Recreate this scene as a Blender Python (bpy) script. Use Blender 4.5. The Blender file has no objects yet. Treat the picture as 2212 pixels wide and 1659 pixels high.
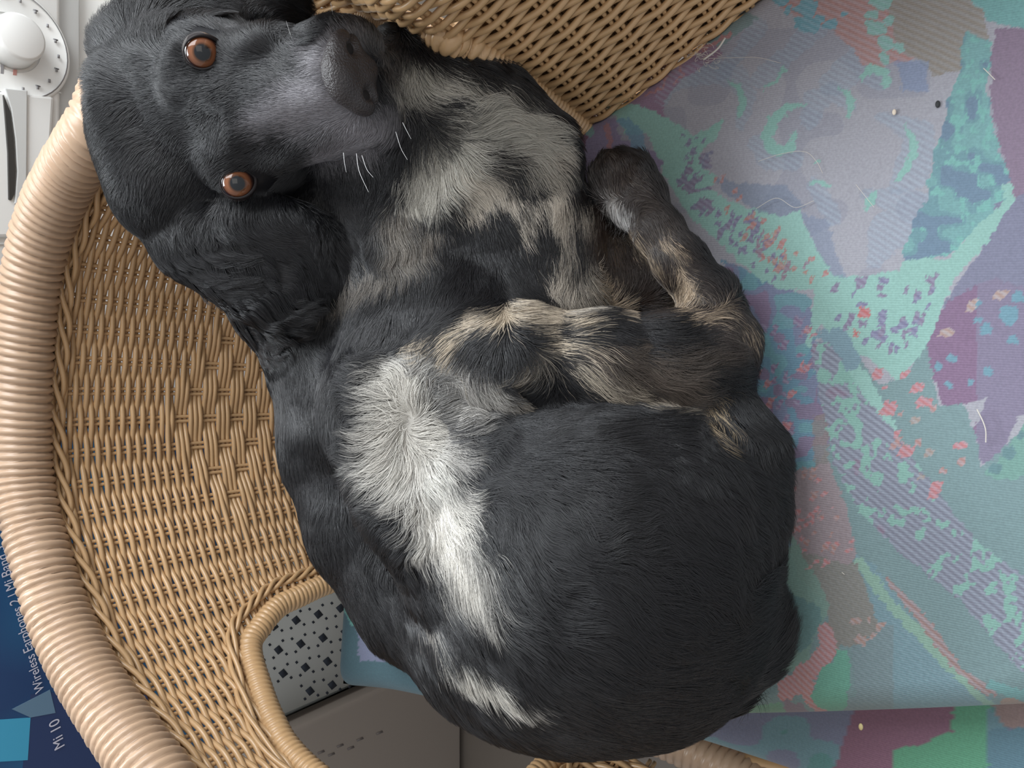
import bpy, math, random
import numpy as np
from mathutils import Vector, Matrix

random.seed(7)
rng = np.random.default_rng(11)
NFUR = 430000
SC = bpy.context.scene
COL = SC.collection

# ------------------------------------------------------------------ camera, world, light, exposure
FPX, CX, CY = 1661.0, 1106.0, 829.5
ZS = 0.45                                   # height of the seat cushion's top
PIT = math.radians(56)
CAM = np.array([0.0, 0.0, ZS + 0.5])
FW = np.array([0, math.cos(PIT), -math.sin(PIT)])
XC = -np.array([0, math.sin(PIT), math.cos(PIT)])     # the phone was held turned by 90 degrees
YC = np.array([1.0, 0, 0])
cd = bpy.data.cameras.new('camera'); cam = bpy.data.objects.new('camera', cd); COL.objects.link(cam)
cd.sensor_width = 36; cd.lens = FPX / 2212 * 36; cd.clip_start = 0.01
M = Matrix(((XC[0], YC[0], -FW[0], CAM[0]), (XC[1], YC[1], -FW[1], CAM[1]), (XC[2], YC[2], -FW[2], CAM[2]), (0, 0, 0, 1)))
cam.matrix_world = M
SC.camera = cam
cd.dof.use_dof = False

w = bpy.data.worlds.new('world'); SC.world = w; w.use_nodes = True
w.node_tree.nodes['Background'].inputs[0].default_value = (0.93, 0.96, 1.0, 1)
w.node_tree.nodes['Background'].inputs[1].default_value = 0.46

def area(name, loc, target, sx, sy, power, color):
    l = bpy.data.lights.new(name, 'AREA'); l.shape = 'RECTANGLE'; l.size = sx; l.size_y = sy
    l.energy = power; l.color = color
    o = bpy.data.objects.new(name, l); COL.objects.link(o); o.location = loc
    o.rotation_euler = (Vector(target) - Vector(loc)).to_track_quat('-Z', 'Y').to_euler()
    return o
area('window_daylight', (0.15, 1.35, 1.60), (0.0, 0.40, 0.5), 0.8, 0.5, 18, (0.90, 0.96, 1.0))
area('side_fill', (0.75, 0.50, 1.40), (0.0, 0.42, 0.5), 0.7, 0.8, 14, (0.93, 0.97, 1.0))  # added side fill, brightens the washing machine front and the wicker
area('front_fill', (0.1, -0.7, 2.1), (0.0, 0.35, 0.45), 1.0, 1.0, 3, (1.0, 0.93, 0.84))  # added soft fill from the front, no real lamp there
SC.view_settings.view_transform = 'Standard'
SC.view_settings.look = 'None'
SC.view_settings.exposure = 0.30
SC.view_settings.gamma = 1.0
SC.view_settings.use_curve_mapping = False
SC.cycles.max_bounces = 5
SC.cycles.diffuse_bounces = 3
SC.cycles.glossy_bounces = 2
SC.cycles.transparent_max_bounces = 4

# ------------------------------------------------------------------ geometry helpers
def ray(px, py):
    px = np.asarray(px, float); py = np.asarray(py, float)
    return FW * FPX + (px[..., None] - CX) * XC + (CY - py[..., None]) * YC
def P(px, py, z):
    """point on the horizontal plane z (height over the seat) seen at a pixel"""
    d = ray(px, py); t = (np.asarray(z, float) + ZS - CAM[2]) / d[..., 2]
    return CAM + d * t[..., None]
def PD(px, py, depth):
    d = ray(px, py); return CAM + d * (np.asarray(depth)[..., None] / FPX)
def PY(px, py, Y):
    d = ray(px, py); t = Y / d[..., 1]; return CAM + d * t[..., None]
def proj(p):
    q = np.asarray(p) - CAM; f = q @ FW
    return CX + FPX * (q @ XC) / f, CY - FPX * (q @ YC) / f
def unit(v):
    v = np.asarray(v, float); return v / np.maximum(np.linalg.norm(v, axis=-1, keepdims=True), 1e-12)
def lin(c):
    c = np.asarray(c, float) / 255.0
    return np.where(c <= 0.04045, c / 12.92, ((c + 0.055) / 1.055) ** 2.4)
def spline(pts, n):
    """Catmull-Rom through pts, n samples, spaced evenly by length"""
    p = np.asarray(pts, float); p = np.vstack([2 * p[0] - p[1], p, 2 * p[-1] - p[-2]])
    out = []
    for i in range(1, len(p) - 2):
        t = np.linspace(0, 1, 24, endpoint=False)[:, None]
        a, b, c, d = p[i - 1], p[i], p[i + 1], p[i + 2]
        out.append(0.5 * ((2 * b) + (c - a) * t + (2 * a - 5 * b + 4 * c - d) * t ** 2 + (3 * b - a - 3 * c + d) * t ** 3))
    out.append(p[-2][None]); q = np.vstack(out)
    s = np.r_[0, np.cumsum(np.linalg.norm(np.diff(q, axis=0), axis=1))]
    u = np.linspace(0, s[-1], n)
    return np.stack([np.interp(u, s, q[:, k]) for k in range(q.shape[1])], 1)

class MB:
    def __init__(s): s.v = []; s.f = []; s.n = 0
    def add(s, v, f):
        v = np.asarray(v, float).reshape(-1, 3); s.v.append(v); s.f.append(np.asarray(f, int) + s.n); s.n += len(v); return s
    def grid(s, g, closed_v=False):
        g = np.asarray(g); a, b = g.shape[:2]
        idx = np.arange(a * b).reshape(a, b)
        if closed_v: idx = np.hstack([idx, idx[:, :1]])
        f = np.stack([idx[:-1, :-1], idx[1:, :-1], idx[1:, 1:], idx[:-1, 1:]], -1).reshape(-1, 4)
        return s.add(g.reshape(-1, 3), f)
    def tube(s, path, r, sides=6, up=None, caps=True, prof=None):
        p = np.asarray(path, float); n = len(p)
        t = unit(np.gradient(p, axis=0))
        if up is None:
            u = np.array([0, 0, 1.0]) if abs(t[0][2]) < 0.9 else np.array([1.0, 0, 0])
            U = np.zeros_like(p); a = unit(np.cross(t[0], u)); 
            for i in range(n):
                a = a - t[i] * (a @ t[i]); a = a / np.linalg.norm(a); U[i] = a
        else:
            U = np.broadcast_to(up, p.shape); U = unit(U - t * (U * t).sum(1, keepdims=True))
        V = np.cross(t, U)
        th = np.linspace(0, 2 * math.pi, sides, endpoint=False)
        r = np.broadcast_to(np.asarray(r, float), (n,))
        rr = r[:, None] * (1 if prof is None else prof)
        g = p[:, None] + (U[:, None] * np.cos(th)[None, :, None] + V[:, None] * np.sin(th)[None, :, None]) * (rr[..., None] if np.ndim(rr) > 1 else r[:, None, None])
        base = s.n
        s.grid(g, True)
        if caps:
            for k, o in ((0, 0), (n - 1, (n - 1) * sides)):
                s.v.append(p[k][None]); c = s.n; s.n += 1
                q = base + o + np.arange(sides); q2 = np.roll(q, -1)
                s.f.append(np.stack([np.full(sides, c), q, q2, q2], 1))
        return s
    def box(s, lo, hi, R=None, at=None):
        x0, y0, z0 = lo; x1, y1, z1 = hi
        v = np.array([(x, y, z) for x in (x0, x1) for y in (y0, y1) for z in (z0, z1)], float)
        if R is not None: v = v @ np.asarray(R).T
        if at is not None: v = v + np.asarray(at)
        return s.add(v, [(0, 1, 3, 2), (4, 6, 7, 5), (0, 4, 5, 1), (2, 3, 7, 6), (0, 2, 6, 4), (1, 5, 7, 3)])
    def build(s, name, mat, parent=None, smooth=True, bevel=0, attrs=None):
        v = np.vstack(s.v); f = np.vstack(s.f)
        o = mesh_obj(name, v, f, mat, parent, smooth)
        if bevel:
            b = o.modifiers.new('bevel', 'BEVEL'); b.width = bevel; b.segments = 3; b.limit_method = 'ANGLE'
        return o

def mesh_obj(name, v, f, mat, parent=None, smooth=True):
    me = bpy.data.meshes.new(name)
    tri = f[:, 2] == f[:, 3] if f.shape[1] == 4 else None
    if tri is not None and tri.any():
        me.from_pydata(np.asarray(v).tolist(), [], [list(q[:3]) if t else list(q) for q, t in zip(f.tolist(), tri)])
    else:
        k = f.shape[1]
        me.vertices.add(len(v)); me.vertices.foreach_set('co', np.asarray(v, np.float32).ravel())
        me.loops.add(f.size); me.loops.foreach_set('vertex_index', f.astype(np.int32).ravel())
        me.polygons.add(len(f)); me.polygons.foreach_set('loop_start', np.arange(0, f.size, k, dtype=np.int32))
        me.polygons.foreach_set('loop_total', np.full(len(f), k, np.int32))
        me.update(calc_edges=True)
    if smooth: me.polygons.foreach_set('use_smooth', np.ones(len(me.polygons), bool))
    me.materials.append(mat)
    o = bpy.data.objects.new(name, me); COL.objects.link(o)
    if parent is not None: o.parent = parent
    return o
def fix_normals(o):
    import bmesh
    bm = bmesh.new(); bm.from_mesh(o.data); bmesh.ops.recalc_face_normals(bm, faces=bm.faces); bm.to_mesh(o.data); bm.free()
def set_attr(o, name, vals):
    vals = np.asarray(vals, np.float32)
    if vals.ndim == 1:
        a = o.data.attributes.new(name, 'FLOAT', 'POINT'); a.data.foreach_set('value', vals)
    else:
        a = o.data.attributes.new(name, 'FLOAT_COLOR', 'POINT')
        a.data.foreach_set('color', np.hstack([vals, np.ones((len(vals), 1), np.float32)]).ravel())
def empty(name, loc=(0, 0, 0)):
    o = bpy.data.objects.new(name, None); COL.objects.link(o); o.location = loc; return o
def tag(o, label=None, cat=None, group=None, kind=None):
    if label: o['label'] = label
    if cat: o['category'] = cat
    if group: o['group'] = group
    if kind: o['kind'] = kind
    return o
def into(parent, *obs):
    """parent objects built in world coordinates"""
    bpy.context.view_layer.update()
    for o in obs:
        o.parent = parent; o.matrix_parent_inverse = parent.matrix_world.inverted()

_N = rng.random((64, 64, 64)).astype(np.float32)
def noise3(p, freq):
    p = np.asarray(p, float) * freq; i = np.floor(p).astype(int); f = p - i; f = f * f * (3 - 2 * f)
    out = 0
    for a in (0, 1):
        for b in (0, 1):
            for c in (0, 1):
                wgt = (f[..., 0] if a else 1 - f[..., 0]) * (f[..., 1] if b else 1 - f[..., 1]) * (f[..., 2] if c else 1 - f[..., 2])
                out = out + wgt * _N[(i[..., 0] + a) & 63, (i[..., 1] + b) & 63, (i[..., 2] + c) & 63]
    return out * 2 - 1
def noise2(x, y, freq, seed=0.0):
    return noise3(np.stack([x, y, np.full_like(x, seed * 13.7 / freq)], -1), freq)
def in_poly(x, y, poly):
    r = np.zeros(x.shape, bool); n = len(poly); j = n - 1
    for i in range(n):
        xi, yi = poly[i]; xj, yj = poly[j]
        if yi != yj:
            r ^= ((yi > y) != (yj > y)) & (x < (xj - xi) * (y - yi) / (yj - yi) + xi)
        j = i
    return r
def seg_dist(x, y, pts):
    """distance to a polyline of (x, y, r): signed by interpolated r"""
    best = np.full(x.shape, 1e9)
    for (x0, y0, r0), (x1, y1, r1) in zip(pts[:-1], pts[1:]):
        dx, dy = x1 - x0, y1 - y0; L = dx * dx + dy * dy + 1e-9
        t = np.clip(((x - x0) * dx + (y - y0) * dy) / L, 0, 1)
        best = np.minimum(best, np.hypot(x - x0 - t * dx, y - y0 - t * dy) - (r0 + (r1 - r0) * t))
    return best

# ------------------------------------------------------------------ materials
def mat(name, color, rough=0.5, spec=0.5, noise=0, nscale=40, bump=0, bscale=200, attr=None, coat=0, sheen=0, metal=0):
    m = bpy.data.materials.new(name); m.use_nodes = True; nt = m.node_tree; b = nt.nodes['Principled BSDF']
    c = lin(color)
    b.inputs['Base Color'].default_value = (*c, 1); b.inputs['Roughness'].default_value = rough
    b.inputs['Specular IOR Level'].default_value = spec; b.inputs['Coat Weight'].default_value = coat
    b.inputs['Sheen Weight'].default_value = sheen; b.inputs['Metallic'].default_value = metal
    src = None
    if attr:
        a = nt.nodes.new('ShaderNodeAttribute'); a.attribute_name = attr; src = a.outputs['Color']
    if noise:
        tc = nt.nodes.new('ShaderNodeTexCoord'); n = nt.nodes.new('ShaderNodeTexNoise'); n.inputs['Scale'].default_value = nscale
        n.inputs['Detail'].default_value = 4
        nt.links.new(tc.outputs['Object'], n.inputs['Vector'])
        mr = nt.nodes.new('ShaderNodeMapRange'); mr.inputs['To Min'].default_value = 1 - noise; mr.inputs['To Max'].default_value = 1 + noise
        nt.links.new(n.outputs[0], mr.inputs[0])
        mx = nt.nodes.new('ShaderNodeVectorMath'); mx.operation = 'SCALE'
        if src is not None: nt.links.new(src, mx.inputs[0])
        else: mx.inputs[0].default_value = c
        nt.links.new(mr.outputs[0], mx.inputs['Scale']); src = mx.outputs[0]
    if src is not None: nt.links.new(src, b.inputs['Base Color'])
    if bump:
        tc = nt.nodes.new('ShaderNodeTexCoord'); n = nt.nodes.new('ShaderNodeTexNoise'); n.inputs['Scale'].default_value = bscale
        nt.links.new(tc.outputs['Object'], n.inputs['Vector'])
        bp = nt.nodes.new('ShaderNodeBump'); bp.inputs['Strength'].default_value = bump; bp.inputs['Distance'].default_value = 0.002
        nt.links.new(n.outputs[0], bp.inputs['Height']); nt.links.new(bp.outputs[0], b.inputs['Normal'])
    return m
M_RAT = mat('rattan', (194, 158, 116), 0.32, 0.5, noise=0.16, nscale=25)
M_RAT2 = mat('rattan_rim', (184, 155, 129), 0.34, 0.5, noise=0.13, nscale=30)
M_WHITE = mat('white_enamel', (246, 246, 243), 0.35)
M_GREY = mat('grey_plastic', (214, 215, 213), 0.45)
M_DARK = mat('dark_gap', (60, 58, 55), 0.6)
M_INK = mat('printed_ink', (150, 148, 150), 0.6)
M_CRATE = mat('shaded_white_crate', (160, 160, 155), 0.45)  # white plastic greyed, the shade behind the chair is in the colour
M_CRATE2 = mat('shaded_ivory_crate', (146, 136, 127), 0.45)  # ivory darkened in the base colour to stand in for shade
M_FLOOR = mat('shaded_floor_tile', (122, 113, 104), 0.5, noise=0.15, nscale=8)  # tile tone lowered to carry the shade around the chair
M_WALL = mat('wall_paint', (225, 226, 222), 0.8)
# ------------------------------------------------------------------ the setting
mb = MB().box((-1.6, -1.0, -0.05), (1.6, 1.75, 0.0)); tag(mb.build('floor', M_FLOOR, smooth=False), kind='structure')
mb = MB().box((-1.6, 1.70, 0.0), (1.6, 1.78, 2.4)); tag(mb.build('wall_back', M_WALL, smooth=False), kind='structure')
# ---- washing machine behind the chair
YM = 0.80
def wm(px, py, dy=0.0): return PY(px, py, YM - dy)
def slab(name, pix, thick, m, parent, y=YM, bev=0.002, fy=None):
    """flat panel standing in the plane y, front face outlined by picture points, thick metres deep"""
    f = np.array([PY(a, b, y) for a, b in pix]); n = len(f); bk = f + np.array([0, thick, 0])
    v = np.vstack([f, bk]); me = bpy.data.meshes.new(name)
    faces = [list(range(n)), list(range(2 * n - 1, n - 1, -1))] + [[i, i + n, (i + 1) % n + n, (i + 1) % n] for i in range(n)]
    me.from_pydata(v.tolist(), [], faces); me.materials.append(m); o = bpy.data.objects.new(name, me); COL.objects.link(o); fix_normals(o)
    if bev: b = o.modifiers.new('bevel', 'BEVEL'); b.width = bev; b.segments = 2
    if parent is not None: into(parent, o)
    return o
xl = wm(0, 915)[0]
wash = empty('washing_machine', (0.3, 1.05, 0.0)); tag(wash, 'white front-loading washing machine with a round programme dial, behind the chair', 'washing machine')
body = MB().box((xl, YM + 0.006, 0.02), (xl + 0.62, YM + 0.55, 0.93)).build('body', M_WHITE, smooth=False, bevel=0.004)
zt = 0.925; zp = wm(122, 80)[2]
pn = MB().box((xl + 0.001, YM - 0.010, zp), (xl + 0.619, YM + 0.02, zt)).build('control_panel', M_WHITE, smooth=False, bevel=0.005)
ed = MB().box((xl + 0.001, YM - 0.002, zp - 0.022), (xl + 0.619, YM + 0.02, zp)).build('panel_edge', M_GREY, smooth=False, bevel=0.002)
into(wash, body, pn, ed)
ydr = YM - 0.0105
slab('panel_seam', [(0, 176), (60, 184), (132, 199), (132, 202), (60, 188), (0, 180)], 0.001, M_GREY, wash, ydr, 0)
slab('detergent_drawer', [(-60, 190), (118, 208), (100, 510), (-60, 515)], 0.008, M_WHITE, wash, ydr - 0.004, 0.003)
slab('drawer_grip', [(8, 205), (22, 240), (30, 300), (34, 370), (31, 420), (25, 432), (20, 430), (18, 330), (12, 250)], 0.003, M_DARK, wash, ydr - 0.0065, 0)
slab('drawer_lip', [(10, 190), (60, 195), (58, 440), (32, 440), (37, 370), (33, 300), (24, 235)], 0.003, M_GREY, wash, ydr - 0.0062, 0.001)
slab('service_strip', [(-60, 524), (60, 524), (60, 528), (-60, 528)], 0.001, M_GREY, wash, ydr - 0.001, 0)
slab('service_strip', [(-60, 580), (60, 580), (60, 583), (-60, 583)], 0.001, M_GREY, wash, ydr - 0.001, 0)
kc = PY(22, 92, YM - 0.011); kr = 0.0215
a_ = np.linspace(0, 2 * math.pi, 48, endpoint=False)
def ringpath(r0, y0): return [(r0, y0)]
def lathe(name, prof, c, m, parent):
    g = np.stack([np.stack([c[0] + r * np.cos(a_), np.full_like(a_, c[1] - d), c[2] + r * np.sin(a_)], -1) for r, d in prof])
    mm_ = MB(); mm_.grid(g, True); o = mm_.build(name, m); fix_normals(o); into(parent, o); return o
dial = lathe('dial', [(0.0, 0.024), (kr * 0.86, 0.024), (kr * 0.95, 0.023), (kr, 0.020), (kr * 1.02, 0.010), (kr * 1.1, 0.0), (0, 0)], kc, M_WHITE, wash)
lathe('dial_skirt', [(kr * 1.25, 0.0), (kr * 2.35, 0.0012), (kr * 2.4, 0.0022), (kr * 2.5, 0.0)], kc, M_WHITE, wash)
lathe('dial_ring', [(kr * 2.32, 0.0024), (kr * 2.36, 0.0026), (kr * 2.36, 0.0)], kc, M_INK, wash)
mm = MB()
for k, a in enumerate(np.linspace(-2.9, 0.5, 11)):
    q = kc + np.array([math.cos(a) * kr * 1.95, -0.0030, math.sin(a) * kr * 1.95])
    mm.box((-0.0016, 0, -0.0009), (0.0016, 0.001, 0.0009), at=q); 
    if k % 2: mm.box((0.0010, 0, -0.0022), (0.0020, 0.001, 0.0020), at=q)
o = mm.build('dial_marks', M_INK, smooth=False); into(wash, o)
M_RMARK = mat('red_ink', (205, 150, 142), 0.6)
slab('red_mark', [(29, 150), (37, 151), (36, 163), (28, 162)], 0.0006, M_RMARK, wash, ydr - 0.0008, 0)
slab('small_print', [(2, 128), (9, 129), (8, 160), (1, 159)], 0.0006, M_INK, wash, ydr - 0.0008, 0)
pc = PY(420, -130, YM)
lathe('door_ring', [(0.150, 0.0), (0.152, 0.018), (0.140, 0.030), (0.122, 0.024), (0.112, 0.004), (0.11, 0)], (pc[0], YM + 0.006, pc[2]), M_WHITE, wash)
M_GLS = mat('door_glass', (70, 74, 78), 0.08)
lathe('door_glass', [(0.0, 0.010), (0.07, 0.009), (0.112, 0.004)], (pc[0], YM + 0.006, pc[2]), M_GLS, wash)
# ---- blue printed carton
def carton_mat():
    m = bpy.data.materials.new('blue_print'); m.use_nodes = True; nt = m.node_tree; b = nt.nodes['Principled BSDF']; b.inputs['Roughness'].default_value = 0.35
    tc = nt.nodes.new('ShaderNodeTexCoord'); n = nt.nodes.new('ShaderNodeTexNoise'); n.inputs['Scale'].default_value = 5; nt.links.new(tc.outputs['Object'], n.inputs['Vector'])
    r = nt.nodes.new('ShaderNodeValToRGB'); nt.links.new(n.outputs[0], r.inputs[0]); r.color_ramp.elements[0].color = (*lin((34, 66, 112)), 1); r.color_ramp.elements[0].position = 0.35
    r.color_ramp.elements[1].color = (*lin((40, 116, 160)), 1); r.color_ramp.elements[1].position = 0.7; nt.links.new(r.outputs[0], b.inputs['Base Color']); return m
YB = 0.775
xa_, xb_ = PY(0, 1800, YB)[0], PY(0, 938, YB)[0]
car = MB().box((xa_, YB, 0.4035), (xb_, YB + 0.16, 0.80)).build('printed_carton', carton_mat(), smooth=False, bevel=0.002)
b0 = car
tag(car, 'dark blue printed carton with white product lettering, behind the chair rim', 'box')
M_CY = mat('cyan_print', (70, 168, 205), 0.4); M_PALE = mat('pale_print', (104, 134, 158), 0.4); M_TXT = mat('white_lettering', (214, 212, 226), 0.5)
M_NAVY = mat('navy_print', (44, 62, 104), 0.4)
slab('cyan_panel', [(-80, 1560), (66, 1550), (60, 1642), (-80, 1650)], 0.0005, M_CY, car, YB - 0.0004, 0)
slab('navy_panel', [(66, 1500), (320, 1480), (320, 1740), (40, 1740)], 0.0005, M_NAVY, car, YB - 0.0002, 0)
slab('pale_triangle', [(26, 1532), (108, 1490), (120, 1540), (66, 1550)], 0.0005, M_PALE, car, YB - 0.0006, 0)
def text(body, p0, p1, hpx_width, m, parent, y):
    A = PY(*p0, y); B = PY(*p1, y)
    cu = bpy.data.curves.new('lettering', 'FONT'); cu.body = body; cu.size = 1.0; cu.extrude = 0.004; cu.materials.append(m)
    o = bpy.data.objects.new('lettering', cu); COL.objects.link(o); bpy.context.view_layer.update()
    wd = o.dimensions.x; s = np.linalg.norm(B - A) / wd
    ang = math.atan2(B[2] - A[2], B[0] - A[0])
    o.matrix_world = Matrix.Translation(A) @ Matrix.Rotation(-ang, 4, 'Y') @ Matrix.Rotation(math.pi / 2, 4, 'X') @ Matrix.Diagonal((s, s * hpx_width, s, 1))
    bpy.context.view_layer.update(); mwl = o.matrix_world.copy()
    me_ = bpy.data.meshes.new_from_object(o.evaluated_get(bpy.context.evaluated_depsgraph_get())); o2_ = bpy.data.objects.new('lettering', me_); COL.objects.link(o2_); bpy.data.objects.remove(o); o = o2_
    o.parent = parent; o.matrix_parent_inverse = parent.matrix_world.inverted(); o.matrix_basis = mwl
    return o
text('Wireless Earphones 2 | Mi Band 3', (96, 1490), (8, 1178), 1.1, M_TXT, car, YB - 0.001)
text('Mi 10', (140, 1612), (127, 1552), 1.0, M_TXT, car, YB - 0.001)
# ---- perforated crates behind the side opening
YC_ = 0.75
ca = PY(650, 1200, YC_)[0]; cb = PY(660, 1537, YC_)[0]
crA = empty('perforated_basket', ((ca + cb) / 2, YC_ + 0.15, 0)); tag(crA, 'white plastic basket with diamond shaped holes, seen through the side opening', 'basket')
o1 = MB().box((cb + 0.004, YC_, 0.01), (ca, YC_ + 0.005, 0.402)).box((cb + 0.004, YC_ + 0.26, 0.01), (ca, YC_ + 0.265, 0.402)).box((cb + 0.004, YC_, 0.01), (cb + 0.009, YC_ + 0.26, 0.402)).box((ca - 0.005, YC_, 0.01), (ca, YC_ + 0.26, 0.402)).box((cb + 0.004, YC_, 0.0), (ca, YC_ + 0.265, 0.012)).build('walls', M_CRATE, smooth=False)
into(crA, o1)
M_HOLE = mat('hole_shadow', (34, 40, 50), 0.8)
mm = MB()
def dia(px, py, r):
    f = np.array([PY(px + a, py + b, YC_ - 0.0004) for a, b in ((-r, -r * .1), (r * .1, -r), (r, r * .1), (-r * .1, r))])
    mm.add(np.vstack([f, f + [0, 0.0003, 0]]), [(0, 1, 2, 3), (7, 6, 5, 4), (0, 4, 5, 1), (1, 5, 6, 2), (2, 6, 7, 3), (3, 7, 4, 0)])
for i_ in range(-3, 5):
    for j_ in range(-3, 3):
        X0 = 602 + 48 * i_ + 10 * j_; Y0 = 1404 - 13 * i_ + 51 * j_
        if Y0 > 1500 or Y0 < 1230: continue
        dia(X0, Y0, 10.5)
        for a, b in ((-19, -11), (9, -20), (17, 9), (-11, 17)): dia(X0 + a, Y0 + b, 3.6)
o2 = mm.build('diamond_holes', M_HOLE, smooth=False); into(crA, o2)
crB = empty('slotted_crate', (cb - 0.2, YC_ + 0.15, 0)); tag(crB, 'ivory plastic crate with a row of small slots, beside the diamond-hole basket', 'crate')
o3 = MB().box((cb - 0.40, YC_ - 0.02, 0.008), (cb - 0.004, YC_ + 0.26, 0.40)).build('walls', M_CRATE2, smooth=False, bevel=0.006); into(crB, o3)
M_SLOT = mat('slot_shadow', (110, 102, 98), 0.7)
def slot(px, py):
    f = np.array([PY(px + a, py + b, YC_ - 0.0206) for a, b in ((-8, 1), (6, -5), (8, -1), (-6, 5))])
    mm = MB(); mm.add(np.vstack([f, f + [0, 0.0003, 0]]), [(0, 1, 2, 3), (7, 6, 5, 4), (0, 4, 5, 1), (1, 5, 6, 2), (2, 6, 7, 3), (3, 7, 4, 0)])
    o4 = mm.build('slot', M_SLOT, smooth=False); into(crB, o4)
for px_, py_ in ((694, 1625), (735, 1611), (778, 1597), (820, 1583), (716, 1630), (758, 1616)): slot(px_, py_)
# ------------------------------------------------------------------ wicker armchair
def z(p, zz): return [p[0], p[1], ZS + zz]
rim_px = [(222, 252), (145, 380), (95, 490), (65, 620), (50, 800), (47, 950), (58, 1080), (92, 1215), (126, 1325), (176, 1435), (240, 1540), (325, 1659)]
ZR = 0.205
rim_w = [P(a, b, ZR) for a, b in rim_px]
top = [z((0.335, 0.00), 0.22), z((0.29, 0.13), 0.25), z((0.218, 0.277), 0.26), [0.245, 0.34, ZS + 0.225], list(P(540, -150, 0.18)), list(P(400, -70, 0.165)), list(P(295, 80, 0.175))] + [list(q) for q in rim_w] + \
      [z((-0.325, 0.36), 0.205), z((-0.345, 0.22), 0.20), z((-0.36, 0.09), 0.19), z((-0.36, 0.0), 0.17)]
base = [z((0.325, -0.03), -0.04), z((0.25, 0.142), -0.01), z((0.192, 0.277), -0.01), z((0.215, 0.40), -0.03), z((0.185, 0.50), -0.03), z((0.11, 0.585), -0.03),
        z((-0.015, 0.615), -0.03), z((-0.10, 0.60), -0.03), z((-0.19, 0.555), -0.03), z((-0.265, 0.49), -0.03), z((-0.290, 0.40), -0.03), z((-0.279, 0.27), -0.03),
        z((-0.305, 0.12), -0.03), z((-0.33, -0.03), -0.04)]
NU = 1400
TOP = spline(top, NU); BASE = spline(base, NU)
# match the two rails by direction round the seat, so that the stakes stand upright
def angs(q):
    a = np.unwrap(np.arctan2(q[:, 1] - 0.20, q[:, 0] + 0.03)); return a
ta, ba = angs(TOP), angs(BASE)
A0, A1 = max(ta[0], ba[0]), min(ta[-1], ba[-1])
AA = np.linspace(A0, A1, NU)
TOP = np.stack([np.interp(AA, ta, TOP[:, k]) for k in range(3)], 1); BASE = np.stack([np.interp(AA, ba, BASE[:, k]) for k in range(3)], 1)
L = np.r_[0, np.cumsum(np.linalg.norm(np.diff((TOP + BASE) / 2, axis=0), axis=1))]
uu = np.linspace(0, L[-1], NU)
TOP = np.stack([np.interp(uu, L, TOP[:, k]) for k in range(3)], 1); BASE = np.stack([np.interp(uu, L, BASE[:, k]) for k in range(3)], 1)
LEN = L[-1]
def S(u, v):
    """surface of the woven shell: u metres along it, v from 0 at the seat to 1 at the rim"""
    u = np.asarray(u, float); v = np.asarray(v, float)[..., None]
    t = np.stack([np.interp(u, uu, TOP[:, k]) for k in range(3)], -1); b = np.stack([np.interp(u, uu, BASE[:, k]) for k in range(3)], -1)
    bow = np.sin(np.clip(v, 0, 1) * math.pi) * 0.006
    p = b + (t - b) * v
    out = unit(np.stack([p[..., 0] + 0.03, p[..., 1] - 0.2, 0 * p[..., 0]], -1))
    return p + out * bow
def Nrm(u, v):
    e = 1e-3
    n = np.cross(S(u + e, v) - S(u - e, v), S(u, v + e * 2) - S(u, v - e * 2))
    n = unit(n); c = S(u, v); inw = np.array([-0.03, 0.2, ZS + 0.3]) - c
    return n * np.sign((n * inw).sum(-1, keepdims=True))
# pixel -> (u, v) on the shell, by searching a dense table
GU, GV = np.meshgrid(np.linspace(0, LEN, 900), np.linspace(-0.05, 1.05, 160), indexing='ij')
GX, GY = proj(S(GU, GV))
def uv_at(px, py, lo=0, hi=LEN):
    d = (GX - px) ** 2 + (GY - py) ** 2; d = np.where((GU < lo) | (GU > hi), 1e12, d)
    i = np.unravel_index(np.argmin(d), d.shape); return GU[i], GV[i]
UC = uv_at(300, 870)[0]                     # middle of the back
# left opening (lower edge of the photo): boundary traced where it lies on the shell
holeL_px = [(700, 1262), (648, 1288), (600, 1312), (562, 1352), (540, 1400), (560, 1480), (590, 1560), (640, 1640)]
holeL = [uv_at(a, b, UC) for a, b in holeL_px]
uL0 = holeL[0][0]
uL_front = uv_at(1190, 1640, UC)[0]
uL1 = max(uL_front, holeL[-1][0] + 0.05)
vtopL = max(q[1] for q in holeL)
holeL = [(uL0 - 0.0, -0.2)] + holeL + [(holeL[-1][0] + 0.5 * (uL1 - holeL[-1][0]), vtopL - 0.04), (uL1 - 0.015, vtopL * 0.72), (uL1, 0.25), (uL1, -0.2)]
# right opening (behind the head), ends at the upright wrapped edge of the right arm
uR1 = uv_at(1250, 270, 0, UC)[0]
d1 = uv_at(830, 60, 0, UC)
uR0 = UC - (uL0 - UC) - 0.01
holeR = [(uR1, -0.2), (uR1, 0.40), (uR1 + 0.006, 0.50), (uR1 + 0.025, 0.56), ((uR0 + uR1) / 2, 0.60), (uR0 - 0.03, 0.52), (uR0, 0.3), (uR0, -0.2)]
def in_hole(u, v, grow=0.0):
    r = in_poly(u, v, holeL) | in_poly(u, v, holeR)
    return r
chair = empty('wicker_armchair', (-0.02, 0.28, 0.0))
tag(chair, 'tan wicker tub armchair with arched side openings, holding the dog on its seat', 'chair')
PITCH = 0.0042; STK = 0.0245; HT = 0.24
NW = int(HT / PITCH)
NS = int(LEN / STK)
us = np.linspace(0.004, LEN - 0.004, NS)
STK = us[1] - us[0]
RW = 0.0023
iC = int(round((UC - us[0]) / STK)) 
vD, hD = 0.0, 0
jd = int(NW * uv_at(485, 880)[1])
iD = (uv_at(485, 880)[0] - us[0]) / STK
iDr = round(iD)
mb = MB(); SUB = 7
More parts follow.
